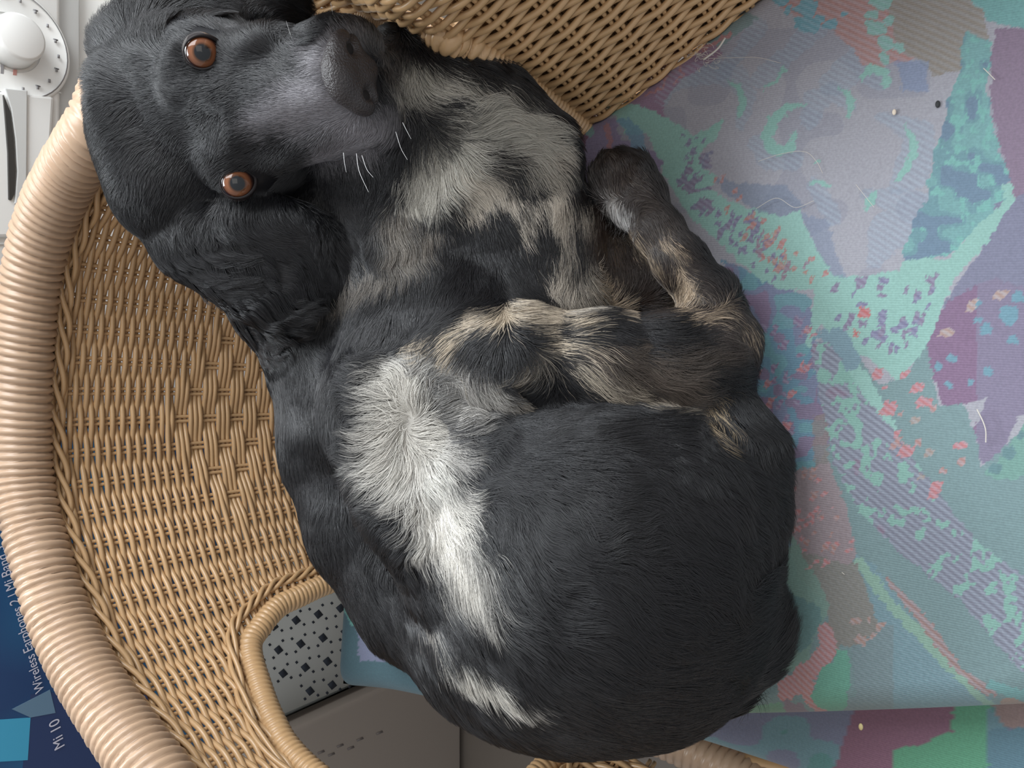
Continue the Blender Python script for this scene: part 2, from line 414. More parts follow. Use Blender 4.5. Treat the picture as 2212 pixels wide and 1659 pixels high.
for j in range(NW):
    v = (j + 0.5) / NW * 0.985
    U = np.linspace(us[0], us[-1], (NS - 1) * SUB + 1)
    i = (U - us[0]) / STK
    k0 = np.floor(i).astype(int); fr = i - k0
    def sign(k):
        k = np.asarray(k)
        g = (j - jd + 300) // 3 - 100
        dia = np.abs(k - iDr) / 4.6 + np.abs(j - jd) / 13.5 < 1
        s1 = np.where((k + j) % 2 == 0, 1.0, -1.0); s3 = np.where((k - iDr + g) % 2 == 0, 1.0, -1.0)
        return np.where(dia, s3, s1)
    a, b = sign(k0), sign(k0 + 1)
    sm = (1 - np.cos(math.pi * fr)) / 2
    off = (a + (b - a) * sm) * 0.0026
    g = (j - jd + 300) // 3 - 100
    # paired strands bow together while over a stake
    V = np.full_like(U, v) + 0.0012 * noise2(U, np.full_like(U, j * 3.1), 60)
    pts = S(U, V); nn = Nrm(U, V)
    pts = pts + nn * off[:, None]
    hole = in_hole(U, V)
    # split into runs
    runs = np.flatnonzero(np.diff(np.r_[1, hole.astype(int), 1]) != 0)
    for r0, r1 in zip(runs[::2], runs[1::2]):
        if r1 - r0 > 3: mb.tube(pts[r0:r1], RW, 6, up=nn[r0:r1])
panel = mb.build('woven_panel', M_RAT)
mb = MB()
for i in range(NS):
    V = np.linspace(-0.02, 1.0, 40)
    for o in (-0.0021, 0.0021):
        U = np.full_like(V, us[i] + o)
        hole = in_hole(U, V)
        runs = np.flatnonzero(np.diff(np.r_[1, hole.astype(int), 1]) != 0)
        for r0, r1 in zip(runs[::2], runs[1::2]):
            if r1 - r0 > 2: mb.tube(S(U[r0:r1], V[r0:r1]), 0.0017, 5)
stk = mb.build('stakes', M_RAT)

def wrapped(name, path, R, pitch, slant=1.2, sides=20, amp=0.16, m=M_RAT2, jit=0.0):
    """a tube closely wound with cane: one rib per turn"""
    path = np.asarray(path); ln = np.linalg.norm(np.diff(path, axis=0), axis=1).sum()
    n = int(ln / pitch * 7); p = spline(path[::max(1, len(path) // 60)], n)
    s = np.linspace(0, ln, n)[:, None]; th = np.linspace(0, 2 * math.pi, sides, endpoint=False)[None]
    ph = s / pitch * 2 * math.pi + slant * np.sin(th + 0.6) * 2.2 + 1.0 * noise2(s[:, 0], s[:, 0] * 0, 60)[:, None]
    rib = np.abs(np.cos(ph / 2)); rib = np.sqrt(1 - (1 - rib) ** 1.0 * 0.999)
    tn = np.repeat(noise2(np.floor(s[:, 0] / pitch) * 7.7, s[:, 0] * 0, 1.0)[:, None], sides, 1)
    prof = 1 + amp * (rib - 1) + jit * tn
    mbb = MB(); mbb.tube(p, R, sides, prof=prof, up=np.array([0, 0, 1.0]))
    return mbb.build(name, m)
rim_path = TOP.copy()
rim = wrapped('wrapped_rim', rim_path, 0.0225, 0.0070, slant=0.9, amp=0.17, jit=0.02)
# wrapped edges of the two openings and their inner cane trims
def hole_path(h, a, b, n=80):
    q = spline(h, 200); q = q[(q[:, 1] > a)]
    return S(q[:, 0], q[:, 1])
hl = [(u_, v_) for u_, v_ in holeL]; hl[0] = (hl[0][0], -0.05); hl[-1] = (hl[-1][0], -0.05)
hr = [(u_, v_) for u_, v_ in holeR]; hr[0] = (hr[0][0], -0.05); hr[-1] = (hr[-1][0], -0.05)
pL = hole_path(hl, -0.06, 0); pR = hole_path(hr, -0.06, 0)
edges = [wrapped('wrapped_opening_edge', pL, 0.0105, 0.0046, slant=0.5, amp=0.16, m=M_RAT), wrapped('wrapped_opening_edge', pR, 0.0115, 0.0040, slant=1.3, amp=0.32, m=M_RAT)]
def braid(name, path, nrm, hr_, rs, pitch):
    path = np.asarray(path); ln = np.linalg.norm(np.diff(path, axis=0), axis=1).sum(); n = int(ln / 0.0025)
    s0 = np.linspace(0, 1, len(path)); s1 = np.linspace(0, 1, n)
    p = np.stack([np.interp(s1, s0, path[:, k]) for k in range(3)], 1); nn = np.stack([np.interp(s1, s0, nrm[:, k]) for k in range(3)], 1)
    t = unit(np.gradient(p, axis=0)); c = np.cross(t, nn); m_ = MB(); s = s1 * ln
    for k in range(3):
        ph = s / pitch * 2 * math.pi + k * 2 * math.pi / 3
        m_.tube(p + c * (np.cos(ph) * hr_)[:, None] + nn * (np.sin(ph) * hr_ * 0.7 + 0.001)[:, None], rs, 6)
    return m_.build(name, M_RAT)
ub = np.linspace(0.01, LEN - 0.01, 500)
vb = np.full_like(ub, 0.895) + 0.004 * np.sin(ub * 60)
bt = braid('braid_trim', S(ub, vb) + Nrm(ub, vb) * 0.004, Nrm(ub, vb), 0.0042, 0.0023, 0.075)
# braid round the outside of the left opening
def off_poly(h, d):
    c = np.mean(h, 0); out = []
    for (a, b) in h: 
        v_ = np.array([a - c[0], (b - c[1]) * 0.24]); v_ = v_ / np.linalg.norm(v_) * d; out.append((a + v_[0], b + v_[1] / 0.24))
    return out
trims = []
for h in (hl,):
    q = spline(off_poly(h, 0.020), 300); q = q[(q[:, 1] > 0.0) & (q[:, 1] < 0.86)]
    trims.append(braid('braid_trim', S(q[:, 0], q[:, 1]) + Nrm(q[:, 0], q[:, 1]) * 0.003, Nrm(q[:, 0], q[:, 1]), 0.0032, 0.0021, 0.06))
# upright canes lining the outside of the two arms
canes = []
for lo_, hi_ in ((0.006, uR1 - 0.006), (uL1 + 0.006, LEN - 0.006)):
    mb = MB()
    for u_ in np.arange(lo_, hi_, 0.0038):
        V = np.linspace(0.0, 0.97, 12); U = np.full_like(V, u_); mb.tube(S(U, V) - Nrm(U, V) * 0.0075, 0.0021, 5)
    canes.append(mb.build('arm_canes', M_RAT))
# seat frame and legs
fr_pts = BASE.copy(); fr_pts[:, 2] = ZS - 0.075
frame = wrapped('seat_rail', fr_pts, 0.016, 0.0066)
mb = MB()
for j in range(26):
    zz = ZS - 0.062 - 0.0
    x0 = -0.29 + j * 0.022
    mb.tube(spline([(x0 + 0.02, -0.03, zz - 0.012), (x0 - 0.0, 0.28, zz - 0.016), (x0 - 0.01, 0.54 - 3.0 * (x0 + 0.02) ** 2, zz - 0.012)], 20), 0.006, 6)
seat = mb.build('seat_slats', M_RAT)
legs = []
for lx, ly in ((0.29, 0.02), (-0.19, 0.0), (-0.2, 0.5), (0.14, 0.52)):
    legs.append(wrapped('leg', spline([(lx, ly, ZS - 0.07), (lx, ly, 0.2), (lx * 1.04, ly, 0.0)], 60), 0.018, 0.0066))
into(chair, *canes, panel, stk, rim, bt, frame, seat, *edges, *trims, *legs)
# ------------------------------------------------------------------ seat cushions in a jacquard fabric
def J(x, y, amp=5, f=1 / 9.0, seed=1.0):
    """ragged edges, as a jacquard weave draws them"""
    return x + amp * noise2(x, y, f, seed) + amp * 0.5 * noise2(x, y, f * 3, seed + 3), y + amp * noise2(x, y, f, seed + 5) + amp * 0.5 * noise2(x, y, f * 3, seed + 8)
TEAL = (122, 176, 166); VIO = (150, 150, 162); BLUE = (82, 134, 160); PLUM = (124, 92, 128); RED = (168, 108, 104); GT = (104, 138, 142)
GREEN = (84, 150, 132); DKB = (78, 100, 140)
def fabric(px, py):
    col = np.empty(px.shape + (3,)); col[:] = lin(VIO); tw = np.zeros(px.shape)
    x, y = J(px, py)
    xs, ys = J(px, py, 9, 1 / 22.0, 4.0)
    n_lo = noise2(px, py, 1 / 90.0, 2.0); n_md = noise2(px, py, 1 / 28.0, 3.0); n_hi = noise2(px, py, 1 / 11.0, 6.0)
    def put(mask, c, k=1.0):
        m_ = (np.asarray(mask, float) * k)[..., None]; col[:] = col * (1 - m_) + lin(c) * m_
    def poly(pts, c, k=1.0, X=None, Y=None, t=None):
        m_ = in_poly(x if X is None else X, y if Y is None else Y, pts); put(m_, c, k)
        if t is not None: tw[m_] = t
        return m_
    def line(pts, c, k=1.0, t=None):
        m_ = seg_dist(x, y, pts) < 0; put(m_, c, k)
        if t is not None: tw[m_] = t
        return m_
    put(n_lo > 0.15, (120, 124, 146), 0.35)
    put((px < 1150) & (py > 1180), (84, 108, 114))  # back-left corner painted darker to carry its shade
    # shaded ribs of the flower garden (upper right)
    for pts in ([(1430, 215, 14), (1450, 175, 22), (1520, 155, 26), (1590, 165, 24), (1615, 210, 18), (1600, 270, 12)], [(1640, 310, 22), (1660, 340, 26), (1710, 345, 24)],
                [(1750, 260, 20), (1760, 215, 24), (1800, 200, 22), (1840, 230, 12)], [(1900, 250, 10), (1990, 290, 30), (1970, 370, 40), (1940, 400, 20)],
                [(1870, 420, 10), (1960, 440, 34), (2010, 450, 30), (1920, 500, 45), (1890, 560, 20)], [(1640, 170, 20), (1700, 120, 20), (1760, 60, 26)],
                [(1800, 180, 30), (1860, 130, 36), (1900, 170, 26)], [(1560, 160, 12), (1640, 60, 20)], [(1760, 400, 18), (1800, 470, 20)], [(1540, 620, 1), (1541, 621, 1)]):
        line(pts, (112, 134, 160), 0.35, t=0.8)
    # red ribbed field and olive corner at the top
    poly([(1640, -40), (1960, -40), (1990, 60), (2000, 120), (1900, 145), (1865, 140), (1838, 100), (1800, 66), (1700, 30)], (166, 118, 114), 1, t=0.7)
    poly([(1930, -40), (2100, -40), (2120, 30), (2135, 90), (2110, 140), (2020, 160), (1960, 120), (1930, 60), (1915, 10)], (136, 126, 116), 1, xs, ys, t=0.5)
    poly([(2085, -40), (2260, -40), (2260, 60), (2180, 62), (2130, 40), (2100, 10)], (92, 158, 158), 1, xs, ys)
    for (a, b, r) in ((1745, 15, 26), (1768, 38, 12), (1790, 50, 14), (1745, 52, 26), (1705, 18, 12), (1820, 32, 10), (1690, -4, 14)): put(np.hypot(xs - a, (ys - b) * 1.4) < r, (82, 148, 166))
    for (a, b, r) in ((1895, 60, 18), (1915, 95, 20), (1945, 105, 14), (1920, 40, 12), (1905, 125, 10), (1880, 30, 12), (1900, -10, 30)): put(np.hypot(xs - a, ys - b) < r, (112, 168, 160))
    # teal border down the right
    m_ = poly([(2090, 70), (2140, 90), (2150, 130), (2130, 200), (2165, 330), (2185, 380), (2170, 440), (2110, 500), (2050, 545), (1960, 570), (1950, 540), (1995, 440), (2015, 350), (2025, 300), (2060, 190), (2080, 120)], (90, 142, 152), 1, xs, ys, t=0)
    put(m_ & (n_md > 0.1), (96, 156, 158)); put(m_ & (n_hi > 0.35), (96, 168, 162)); put(m_ & (n_md < -0.35), (92, 124, 150))
    # plum field along the right
    m_ = poly([(2150, 62), (2260, 60), (2260, 580), (2130, 530), (2190, 420), (2165, 330), (2140, 230), (2140, 120)], (128, 106, 132), 1, t=0)
    poly([(2150, 440), (2260, 400), (2260, 700), (2010, 720), (2060, 620), (2130, 530)], (114, 116, 144), 1, t=0)
    m_ = poly([(2060, 640), (2150, 600), (2260, 640), (2260, 880), (2200, 900), (2155, 1000), (2120, 1000), (2105, 930), (2130, 860), (2040, 880), (2020, 820), (1990, 760), (2020, 690)], PLUM, 1, t=0)
    put(m_ & (px > 2110), (120, 110, 140))
    for (a, b, r) in ((2058, 775, 11), (2028, 792, 9), (2132, 800, 10), (2095, 828, 8), (2050, 830, 8), (2130, 712, 13), (2113, 690, 8), (2180, 680, 22), (2190, 735, 10), (2110, 655, 10), (2200, 640, 14)):
        put(np.hypot(x - a, y - b) < r, (88, 142, 162))
    # lower right grey-teal field
    m_ = poly([(1900, 830), (1960, 810), (2000, 740), (2030, 880), (2080, 870), (2105, 930), (2120, 1010), (2260, 880), (2260, 1620), (1560, 1640), (1600, 1300), (1640, 1000), (1760, 760), (1830, 740)], GT, 1, t=0)
    poly([(2125, 1020), (2160, 990), (2220, 900), (2260, 880), (2260, 1020), (2160, 1040)], (98, 150, 140), 1)
    for (a, b, r) in ((2180, 980, 16), (2150, 1010, 14), (2205, 940, 10)): put(np.hypot(x - a, y - b) < r, (84, 128, 134))
    # blue and violet field beside the dog
    m_ = poly([(1560, 560), (1640, 600), (1750, 640), (1760, 720), (1770, 800), (1790, 900), (1790, 960), (1770, 1000), (1700, 1030), (1600, 1030), (1570, 900), (1600, 800)], BLUE, 1, t=0)
    put(m_ & (noise2(xs, ys, 1 / 60.0, 9.0) > 0.05), (110, 118, 154), 0.9)
    put(m_ & (n_md > 0.35), (128, 98, 134), 0.8); put(m_ & (n_md < -0.3), (84, 150, 160), 0.8)
    poly([(1755, 900), (1785, 890), (1790, 1000), (1760, 1010)], (132, 118, 116), 0.8)
    m_ = poly([(1640, 1010), (1700, 1020), (1790, 1000), (1830, 1100), (1850, 1200), (1830, 1230), (1760, 1240), (1700, 1180), (1670, 1120), (1640, 1080)], (142, 126, 132), 1, t=0.1)
    poly([(1700, 1180), (1830, 1220), (1850, 1210), (1880, 1300), (1960, 1400), (1900, 1420), (1800, 1390), (1780, 1300), (1730, 1250)], (124, 124, 118), 1, t=0.15)
    # green edge along the dog's rump
    line([(1600, 900, 20), (1625, 1000, 24), (1650, 1060, 28), (1670, 1130, 26), (1700, 1200, 30), (1740, 1270, 32), (1765, 1310, 26), (1730, 1350, 40), (1700, 1400, 50)], (108, 150, 138), 0.9, t=0)
    line([(1655, 1060, 8), (1690, 1150, 9), (1700, 1180, 7)], (96, 138, 158), 0.8)
    line([(1700, 1300, 20), (1750, 1330, 26), (1730, 1380, 26)], (84, 132, 134), 0.9)
    # the broad teal band
    m_ = poly([(1262, 250), (1290, 215), (1350, 212), (1420, 240), (1470, 275), (1500, 290), (1562, 266), (1545, 300), (1510, 330), (1515, 365), (1552, 385), (1530, 405), (1570, 430), (1610, 446), (1690, 468), (1725, 455),
               (1745, 500), (1765, 540), (1800, 592), (1860, 600), (1940, 585), (1955, 562), (2050, 558), (2095, 505), (2130, 470), (2172, 430), (2160, 395), (2185, 395), (2192, 430), (2170, 465), (2130, 530), (2060, 600), (2030, 680), (2005, 735),
               (1985, 770), (1940, 822), (1905, 795), (1860, 765), (1835, 768), (1800, 730), (1770, 700), (1750, 750), (1742, 740), (1752, 700), (1760, 622), (1700, 628), (1640, 605), (1600, 570), (1560, 530), (1490, 470), (1430, 370), (1400, 290), (1350, 290), (1330, 250), (1300, 235), (1280, 260)], TEAL, 1, t=-1)
    # flecks in the band: violet in the left arm of it, red and violet further down
    for (a, b, wdt, h, c) in FLECKS:
        put((np.abs((x - a) - (y - b) * -0.35) < wdt) & (np.abs(y - b) < h), c)
        tw[(np.abs((x - a) - (y - b) * -0.35) < wdt) & (np.abs(y - b) < h)] = 0.7
    # mottled blue under the garden
    m_ = poly([(1545, 385), (1600, 395), (1700, 400), (1740, 450), (1690, 468), (1640, 458), (1590, 430), (1560, 410)], (106, 124, 152), 0.7)
    m_ = poly([(1725, 455), (1790, 480), (1810, 560), (1830, 600), (1800, 595), (1765, 540)], (106, 126, 158), 0.6)
    poly([(1930, 130), (2010, 130), (2010, 190), (1950, 200)], (100, 128, 172), 0.6, xs, ys)
    # corner by the arm
    m_ = poly([(1215, 330), (1262, 235), (1300, 215), (1310, 260), (1330, 255), (1345, 300), (1420, 330), (1440, 400), (1300, 420), (1240, 400)], (128, 116, 152), 1, xs, ys)
    poly([(1190, 260), (1250, 255), (1270, 290), (1260, 330), (1210, 330)], (116, 78, 106), 1)
    line([(1310, 270, 5), (1318, 310, 7), (1312, 345, 5)], (164, 112, 122))
    line([(1345, 260, 10), (1375, 290, 16), (1385, 340, 16)], (88, 142, 172), 0.8)
    line([(1262, 262, 8), (1275, 285, 10)], (106, 164, 160), 0.8)
    poly([(1310, 215), (1400, 170), (1460, 120), (1540, 75), (1560, 120), (1480, 165), (1430, 225), (1440, 255), (1380, 225)], (140, 108, 138), 1)
    poly([(1490, 90), (1600, 20), (1640, 40), (1560, 100)], (112, 138, 142), 1)
    for pts in ([(1385, 190, 3), (1400, 165, 3), (1440, 160, 3), (1430, 190, 3), (1395, 205, 3)], [(1450, 150, 3), (1465, 140, 3), (1475, 165, 3), (1455, 180, 3)], [(1470, 130, 3), (1540, 95, 4), (1580, 72, 4)]): line(pts, (176, 112, 116), 0.9)
    # swirls
    for pts in ([(1742, 224, 2), (1700, 233, 9), (1668, 262, 13), (1657, 295, 14), (1666, 322, 12), (1690, 330, 9), (1708, 316, 10), (1716, 296, 7), (1722, 287, 3)], [(1862, 168, 7), (1880, 148, 9), (1905, 152, 9), (1918, 170, 9), (1912, 186, 6)],
                [(1570, 172, 2), (1592, 188, 6), (1603, 215, 8), (1600, 250, 5)], [(1812, 193, 3), (1832, 205, 7), (1841, 225, 7), (1834, 255, 3)], [(1956, 272, 3), (1972, 300, 8), (1974, 330, 8), (1958, 365, 7), (1937, 390, 3)],
                [(1692, 150, 6), (1680, 172, 4), (1650, 190, 3)], [(1752, 394, 4), (1775, 390, 5), (1788, 403, 6)], [(1889, 420, 7), (1878, 440, 8), (1872, 455, 4)], [(1500, 310, 3), (1560, 262, 3)], [(1760, 355, 2), (1772, 350, 3)]):
        m_ = line(pts, (118, 176, 166), 1, t=-1)
    # speckled stripes of the lower right
    m_ = poly([(1752, 740), (1800, 735), (1830, 800), (1880, 850), (1950, 960), (2040, 1080), (2120, 1180), (2260, 1280), (2260, 1500), (2160, 1400), (2080, 1300), (1950, 1200), (1860, 1110), (1800, 1000), (1770, 850)], (112, 116, 136), 1, t=1.0)
    sp = noise2(xs, ys, 1 / 24.0, 12.0) + 0.35 * noise2(px, py, 1 / 9.0, 13.0)
    dens = np.clip(1 - (py - 950) / 900.0, 0.2, 1) * 0.25
    mm = m_ & (sp > 0.42 - dens); put(mm, (112, 168, 156)); tw[mm] = 0
    put(m_ & ~mm & (noise2(px, py, 1 / 50.0, 15.0) > 0.45), (126, 96, 124), 0.7)
    line([(1830, 770, 14), (1870, 830, 16), (1900, 880, 12), (1935, 925, 6)], TEAL, 1, t=0); line([(1770, 722, 8), (1812, 730, 22), (1840, 780, 20)], (104, 142, 158), 1, t=0)
    # teal triangle with its pale hem and red rib
    m_ = poly([(1845, 1195), (1885, 1215), (1935, 1290), (2000, 1370), (2080, 1450), (2170, 1540), (2180, 1600), (1800, 1600), (1760, 1560), (1850, 1500), (1840, 1400), (1900, 1360), (1880, 1290)], (98, 140, 152), 1, t=0.25)
    put(m_ & (px < 1930) & (py > 1350), (106, 128, 132), 0.7)
    line([(1858, 1215, 10), (1890, 1260, 12), (1925, 1310, 9), (1985, 1365, 14), (2040, 1430, 9), (2110, 1500, 8), (2160, 1540, 7)], (120, 164, 146), 1, t=0)
    line([(1915, 1250, 4), (1975, 1315, 9), (2030, 1390, 11), (2075, 1450, 8), (2130, 1490, 9), (2150, 1500, 4)], (150, 116, 112), 1, t=0.9)
    put(np.hypot(xs - 2190, (ys - 1530) * 1.2) < 34, (150, 126, 112)); line([(2140, 1480, 10), (2200, 1500, 12), (2230, 1500, 14)], (92, 156, 158))
    # red and green figures at the bottom
    line([(1782, 1360, 14), (1790, 1400, 20), (1770, 1430, 22), (1735, 1460, 22), (1700, 1490, 22)], (172, 112, 112), 1, t=0.9)
    line([(1738, 1465, 20), (1745, 1510, 12), (1790, 1545, 9), (1840, 1560, 5)], (172, 112, 108), 1, t=0.9)
    m_ = poly([(1800, 1405), (1830, 1400), (1838, 1440), (1836, 1500), (1820, 1540), (1780, 1535), (1750, 1505), (1762, 1460), (1770, 1440), (1795, 1430)], (82, 160, 138), 1, xs, ys, t=0)
    poly([(1610, 1530), (1680, 1515), (1710, 1540), (1725, 1572), (1640, 1572)], (94, 150, 128), 1); poly([(1690, 1510), (1730, 1520), (1770, 1560), (1730, 1570), (1700, 1545)], (122, 112, 128), 1)
    for (a, b, wdt, h, c) in REDS:
        k_ = (np.abs((x - a) - (y - b) * -0.4) < wdt) & (np.abs(y - b) < h); put(k_, c); tw[k_] = 0.9
    gm = col.mean(-1, keepdims=True); col[:] = (gm + (col - gm) * 0.70) * 1.06
    return col, tw
_r = np.random.default_rng(5)
FLECKS = []
def scatter(poly_, n, cols, w0, w1, h0, h1, out):
    xs_ = [q[0] for q in poly_]; ys_ = [q[1] for q in poly_]; c_ = 0
    while c_ < n:
        a = _r.uniform(min(xs_), max(xs_)); b = _r.uniform(min(ys_), max(ys_))
        if in_poly(np.array(a), np.array(b), poly_):
            out.append((a, b, _r.uniform(w0, w1), _r.uniform(h0, h1), cols[_r.integers(len(cols))])); c_ += 1
scatter([(1470, 290), (1530, 290), (1530, 420), (1560, 470), (1600, 540), (1560, 520), (1480, 440), (1450, 340)], 44, [(116, 116, 146), (122, 110, 140)], 3, 8, 4, 12, FLECKS)
scatter([(1540, 450), (1620, 460), (1700, 560), (1680, 610), (1620, 590), (1550, 500)], 34, [(116, 110, 146)], 3, 6, 4, 12, FLECKS)
scatter([(1560, 445), (1690, 480), (1790, 600), (1760, 610), (1680, 600), (1600, 500)], 44, [(176, 112, 104), (172, 122, 108), (140, 112, 130)], 3, 6, 4, 9, FLECKS)
scatter([(1800, 610), (2030, 590), (1990, 700), (1950, 770), (1860, 740), (1800, 690)], 44, [(112, 108, 146), (120, 106, 138)], 4, 9, 5, 12, FLECKS)
FLECKS += [(1867, 676, 13, 10, (186, 84, 84)), (1850, 722, 7, 7, (184, 90, 84))]
REDS = []
scatter([(1600, 720), (1740, 660), (1760, 720), (1700, 1000), (1620, 1000)], 40, [(172, 100, 108), (124, 96, 136), (128, 98, 134)], 4, 8, 4, 11, REDS)
scatter([(1650, 1020), (1790, 1010), (1850, 1200), (1740, 1230), (1680, 1110)], 46, [(184, 108, 108), (168, 118, 108)], 4, 7, 3, 7, REDS)
scatter([(1930, 800), (2000, 860), (2150, 1050), (2000, 1060), (1900, 950), (1880, 880)], 12, [(150, 132, 122), (166, 116, 110)], 5, 10, 4, 9, REDS)
scatter([(1800, 1330), (1900, 1330), (1940, 1400), (1850, 1400)], 9, [(160, 124, 112)], 5, 10, 4, 9, REDS)
scatter([(1640, 450), (1560, 420), (1540, 380), (1600, 400), (1680, 560)], 6, [(176, 112, 104)], 3, 5, 4, 6, REDS)
REDS += [(a, b, w_, h_, (182, 100, 106)) for a, b, w_, h_ in ((1896, 806, 9, 10), (1955, 810, 8, 10), (1980, 838, 14, 8), (1997, 868, 16, 9), (1920, 882, 15, 14), (1912, 835, 6, 4), (1938, 938, 7, 8), (1958, 975, 18, 12), (2020, 1060, 11, 18), (2075, 962, 14, 6), (1730, 792, 6, 10), (1710, 852, 9, 8), (1697, 924, 10, 9), (1668, 912, 6, 8), (1648, 968, 4, 10))]
REDS += [(a, b, w_, h_, (164, 132, 122)) for a, b, w_, h_ in ((2098, 662, 10, 14), (2160, 637, 14, 9), (2045, 720, 13, 8), (2040, 720, 10, 9))]

m = bpy.data.materials.new('jacquard_fabric'); m.use_nodes = True; nt = m.node_tree; b_ = nt.nodes['Principled BSDF']
b_.inputs['Roughness'].default_value = 0.62; b_.inputs['Specular IOR Level'].default_value = 0.35; b_.inputs['Sheen Weight'].default_value = 0.15
at_ = nt.nodes.new('ShaderNodeAttribute'); at_.attribute_name = 'pattern'; tw_ = nt.nodes.new('ShaderNodeAttribute'); tw_.attribute_name = 'twill'
tc_ = nt.nodes.new('ShaderNodeTexCoord')
def waves(scale, rot, dist=0.4):
    mp = nt.nodes.new('ShaderNodeMapping'); mp.inputs['Rotation'].default_value = (0, 0, rot)
    wv = nt.nodes.new('ShaderNodeTexWave'); wv.inputs['Scale'].default_value = scale; wv.inputs['Distortion'].default_value = dist; wv.inputs['Detail'].default_value = 1
    nt.links.new(tc_.outputs['Object'], mp.inputs[0]); nt.links.new(mp.outputs[0], wv.inputs['Vector']); return wv
wa = waves(95, math.radians(38)); wb = waves(230, math.radians(4)); 
mul = nt.nodes.new('ShaderNodeMath'); mul.operation = 'MULTIPLY'; nt.links.new(wa.outputs['Fac'], mul.inputs[0])
cl = nt.nodes.new('ShaderNodeMath'); cl.operation = 'MAXIMUM'; cl.inputs[1].default_value = 0; nt.links.new(tw_.outputs['Fac'], cl.inputs[0]); nt.links.new(cl.outputs[0], mul.inputs[1])
mx = nt.nodes.new('ShaderNodeMix'); mx.data_type = 'RGBA'; nt.links.new(mul.outputs[0], mx.inputs['Factor']); nt.links.new(at_.outputs['Color'], mx.inputs['A'])
lg = nt.nodes.new('ShaderNodeMix'); lg.data_type = 'RGBA'; lg.inputs['Factor'].default_value = 0.30; lg.inputs['B'].default_value = (*lin((175, 190, 205)), 1); nt.links.new(at_.outputs['Color'], lg.inputs['A'])
nt.links.new(lg.outputs['Result'], mx.inputs['B'])
nz = nt.nodes.new('ShaderNodeTexNoise'); nz.inputs['Scale'].default_value = 700; nt.links.new(tc_.outputs['Object'], nz.inputs['Vector'])
mr = nt.nodes.new('ShaderNodeMapRange'); mr.inputs['To Min'].default_value = 0.78; mr.inputs['To Max'].default_value = 1.22; nt.links.new(nz.outputs[0], mr.inputs[0])
sc_ = nt.nodes.new('ShaderNodeVectorMath'); sc_.operation = 'SCALE'; nt.links.new(mx.outputs['Result'], sc_.inputs[0]); nt.links.new(mr.outputs[0], sc_.inputs['Scale'])
nt.links.new(sc_.outputs[0], b_.inputs['Base Color'])
ad = nt.nodes.new('ShaderNodeMath'); ad.operation = 'ADD'; nt.links.new(wb.outputs['Fac'], ad.inputs[0]); nt.links.new(mul.outputs[0], ad.inputs[1])
bp = nt.nodes.new('ShaderNodeBump'); bp.inputs['Strength'].default_value = 0.25; bp.inputs['Distance'].default_value = 0.0006; nt.links.new(ad.outputs[0], bp.inputs['Height']); nt.links.new(bp.outputs[0], b_.inputs['Normal'])
M_FAB = m

def cushion(name, left, right, ztop, thick, ns, nt_, re=0.022, puff=0.0, patt=fabric, wob=0.003):
    Lc = spline(left, nt_); Rc = spline(right, nt_)
    s = np.linspace(0, 1, ns); e = 0.5 - 0.5 * np.cos(math.pi * s); s = s * 0.75 + e * 0.25
    g = Lc[:, None] * (1 - s)[None, :, None] + Rc[:, None] * s[None, :, None]
    W = np.linalg.norm(Rc - Lc, axis=1)[:, None]; T = np.r_[0, np.cumsum(np.linalg.norm(np.diff(g[:, ns // 2], axis=0), axis=1))][:, None]
    d = np.minimum(np.minimum(s[None] * W, (1 - s)[None] * W), np.minimum(T, T[-1] - T))
    # soften the corners
    dx = np.minimum(s[None] * W, (1 - s)[None] * W); dy = np.minimum(T, T[-1] - T)
    k = 0.02; h = np.clip(k - np.abs(dx - dy), 0, k) / k; d = np.maximum(np.minimum(dx, dy) - h * h * k * 0.25, 0)
    q = np.clip(d / re, 0, 1); hgt = np.sqrt(np.clip(1 - (1 - q) ** 2, 0, 1))
    zt = ztop - (1 - hgt) * thick / 2 + wob * noise2(g[..., 0], g[..., 1], 12, 3.0) * q + puff * (1 - np.exp(-d / 0.08))
    zb = ztop - thick / 2 - hgt * thick / 2
    top_ = np.stack([g[..., 0], g[..., 1], zt], -1); st = 6
    v = top_.reshape(-1, 3); idx = np.arange(nt_ * ns).reshape(nt_, ns)
    f = np.stack([idx[:-1, :-1], idx[:-1, 1:], idx[1:, 1:], idx[1:, :-1]], -1).reshape(-1, 4)
    bot = np.stack([g[..., 0], g[..., 1], zb], -1).reshape(-1, 3)
    f2 = f[:, ::-1] + len(v)
    o = mesh_obj(name, np.vstack([v, bot]), np.vstack([f, f2]), M_FAB)
    fix_n = o
    # colours from the woven design, with the back corner's shade painted in
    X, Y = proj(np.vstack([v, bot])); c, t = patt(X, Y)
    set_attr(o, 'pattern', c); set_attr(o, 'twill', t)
    return o
def xy(px, py, zz=0.0): q = P(px, py, zz); return [q[0], q[1]]
left1 = [[-0.245, 0.51], xy(960, 1512), xy(1230, 1562), xy(1600, 1562), xy(1900, 1556), xy(2212, 1545), xy(2330, 1540)]
right1 = [[0.155, 0.535], [0.180, 0.44], [0.192, 0.34], [0.202, 0.262], [0.259, 0.142], [0.285, 0.06], [0.312, -0.04]]
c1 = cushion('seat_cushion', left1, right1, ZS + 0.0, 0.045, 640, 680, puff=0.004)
tag(c1, 'teal and violet patterned seat cushion the dog lies on', 'cushion')
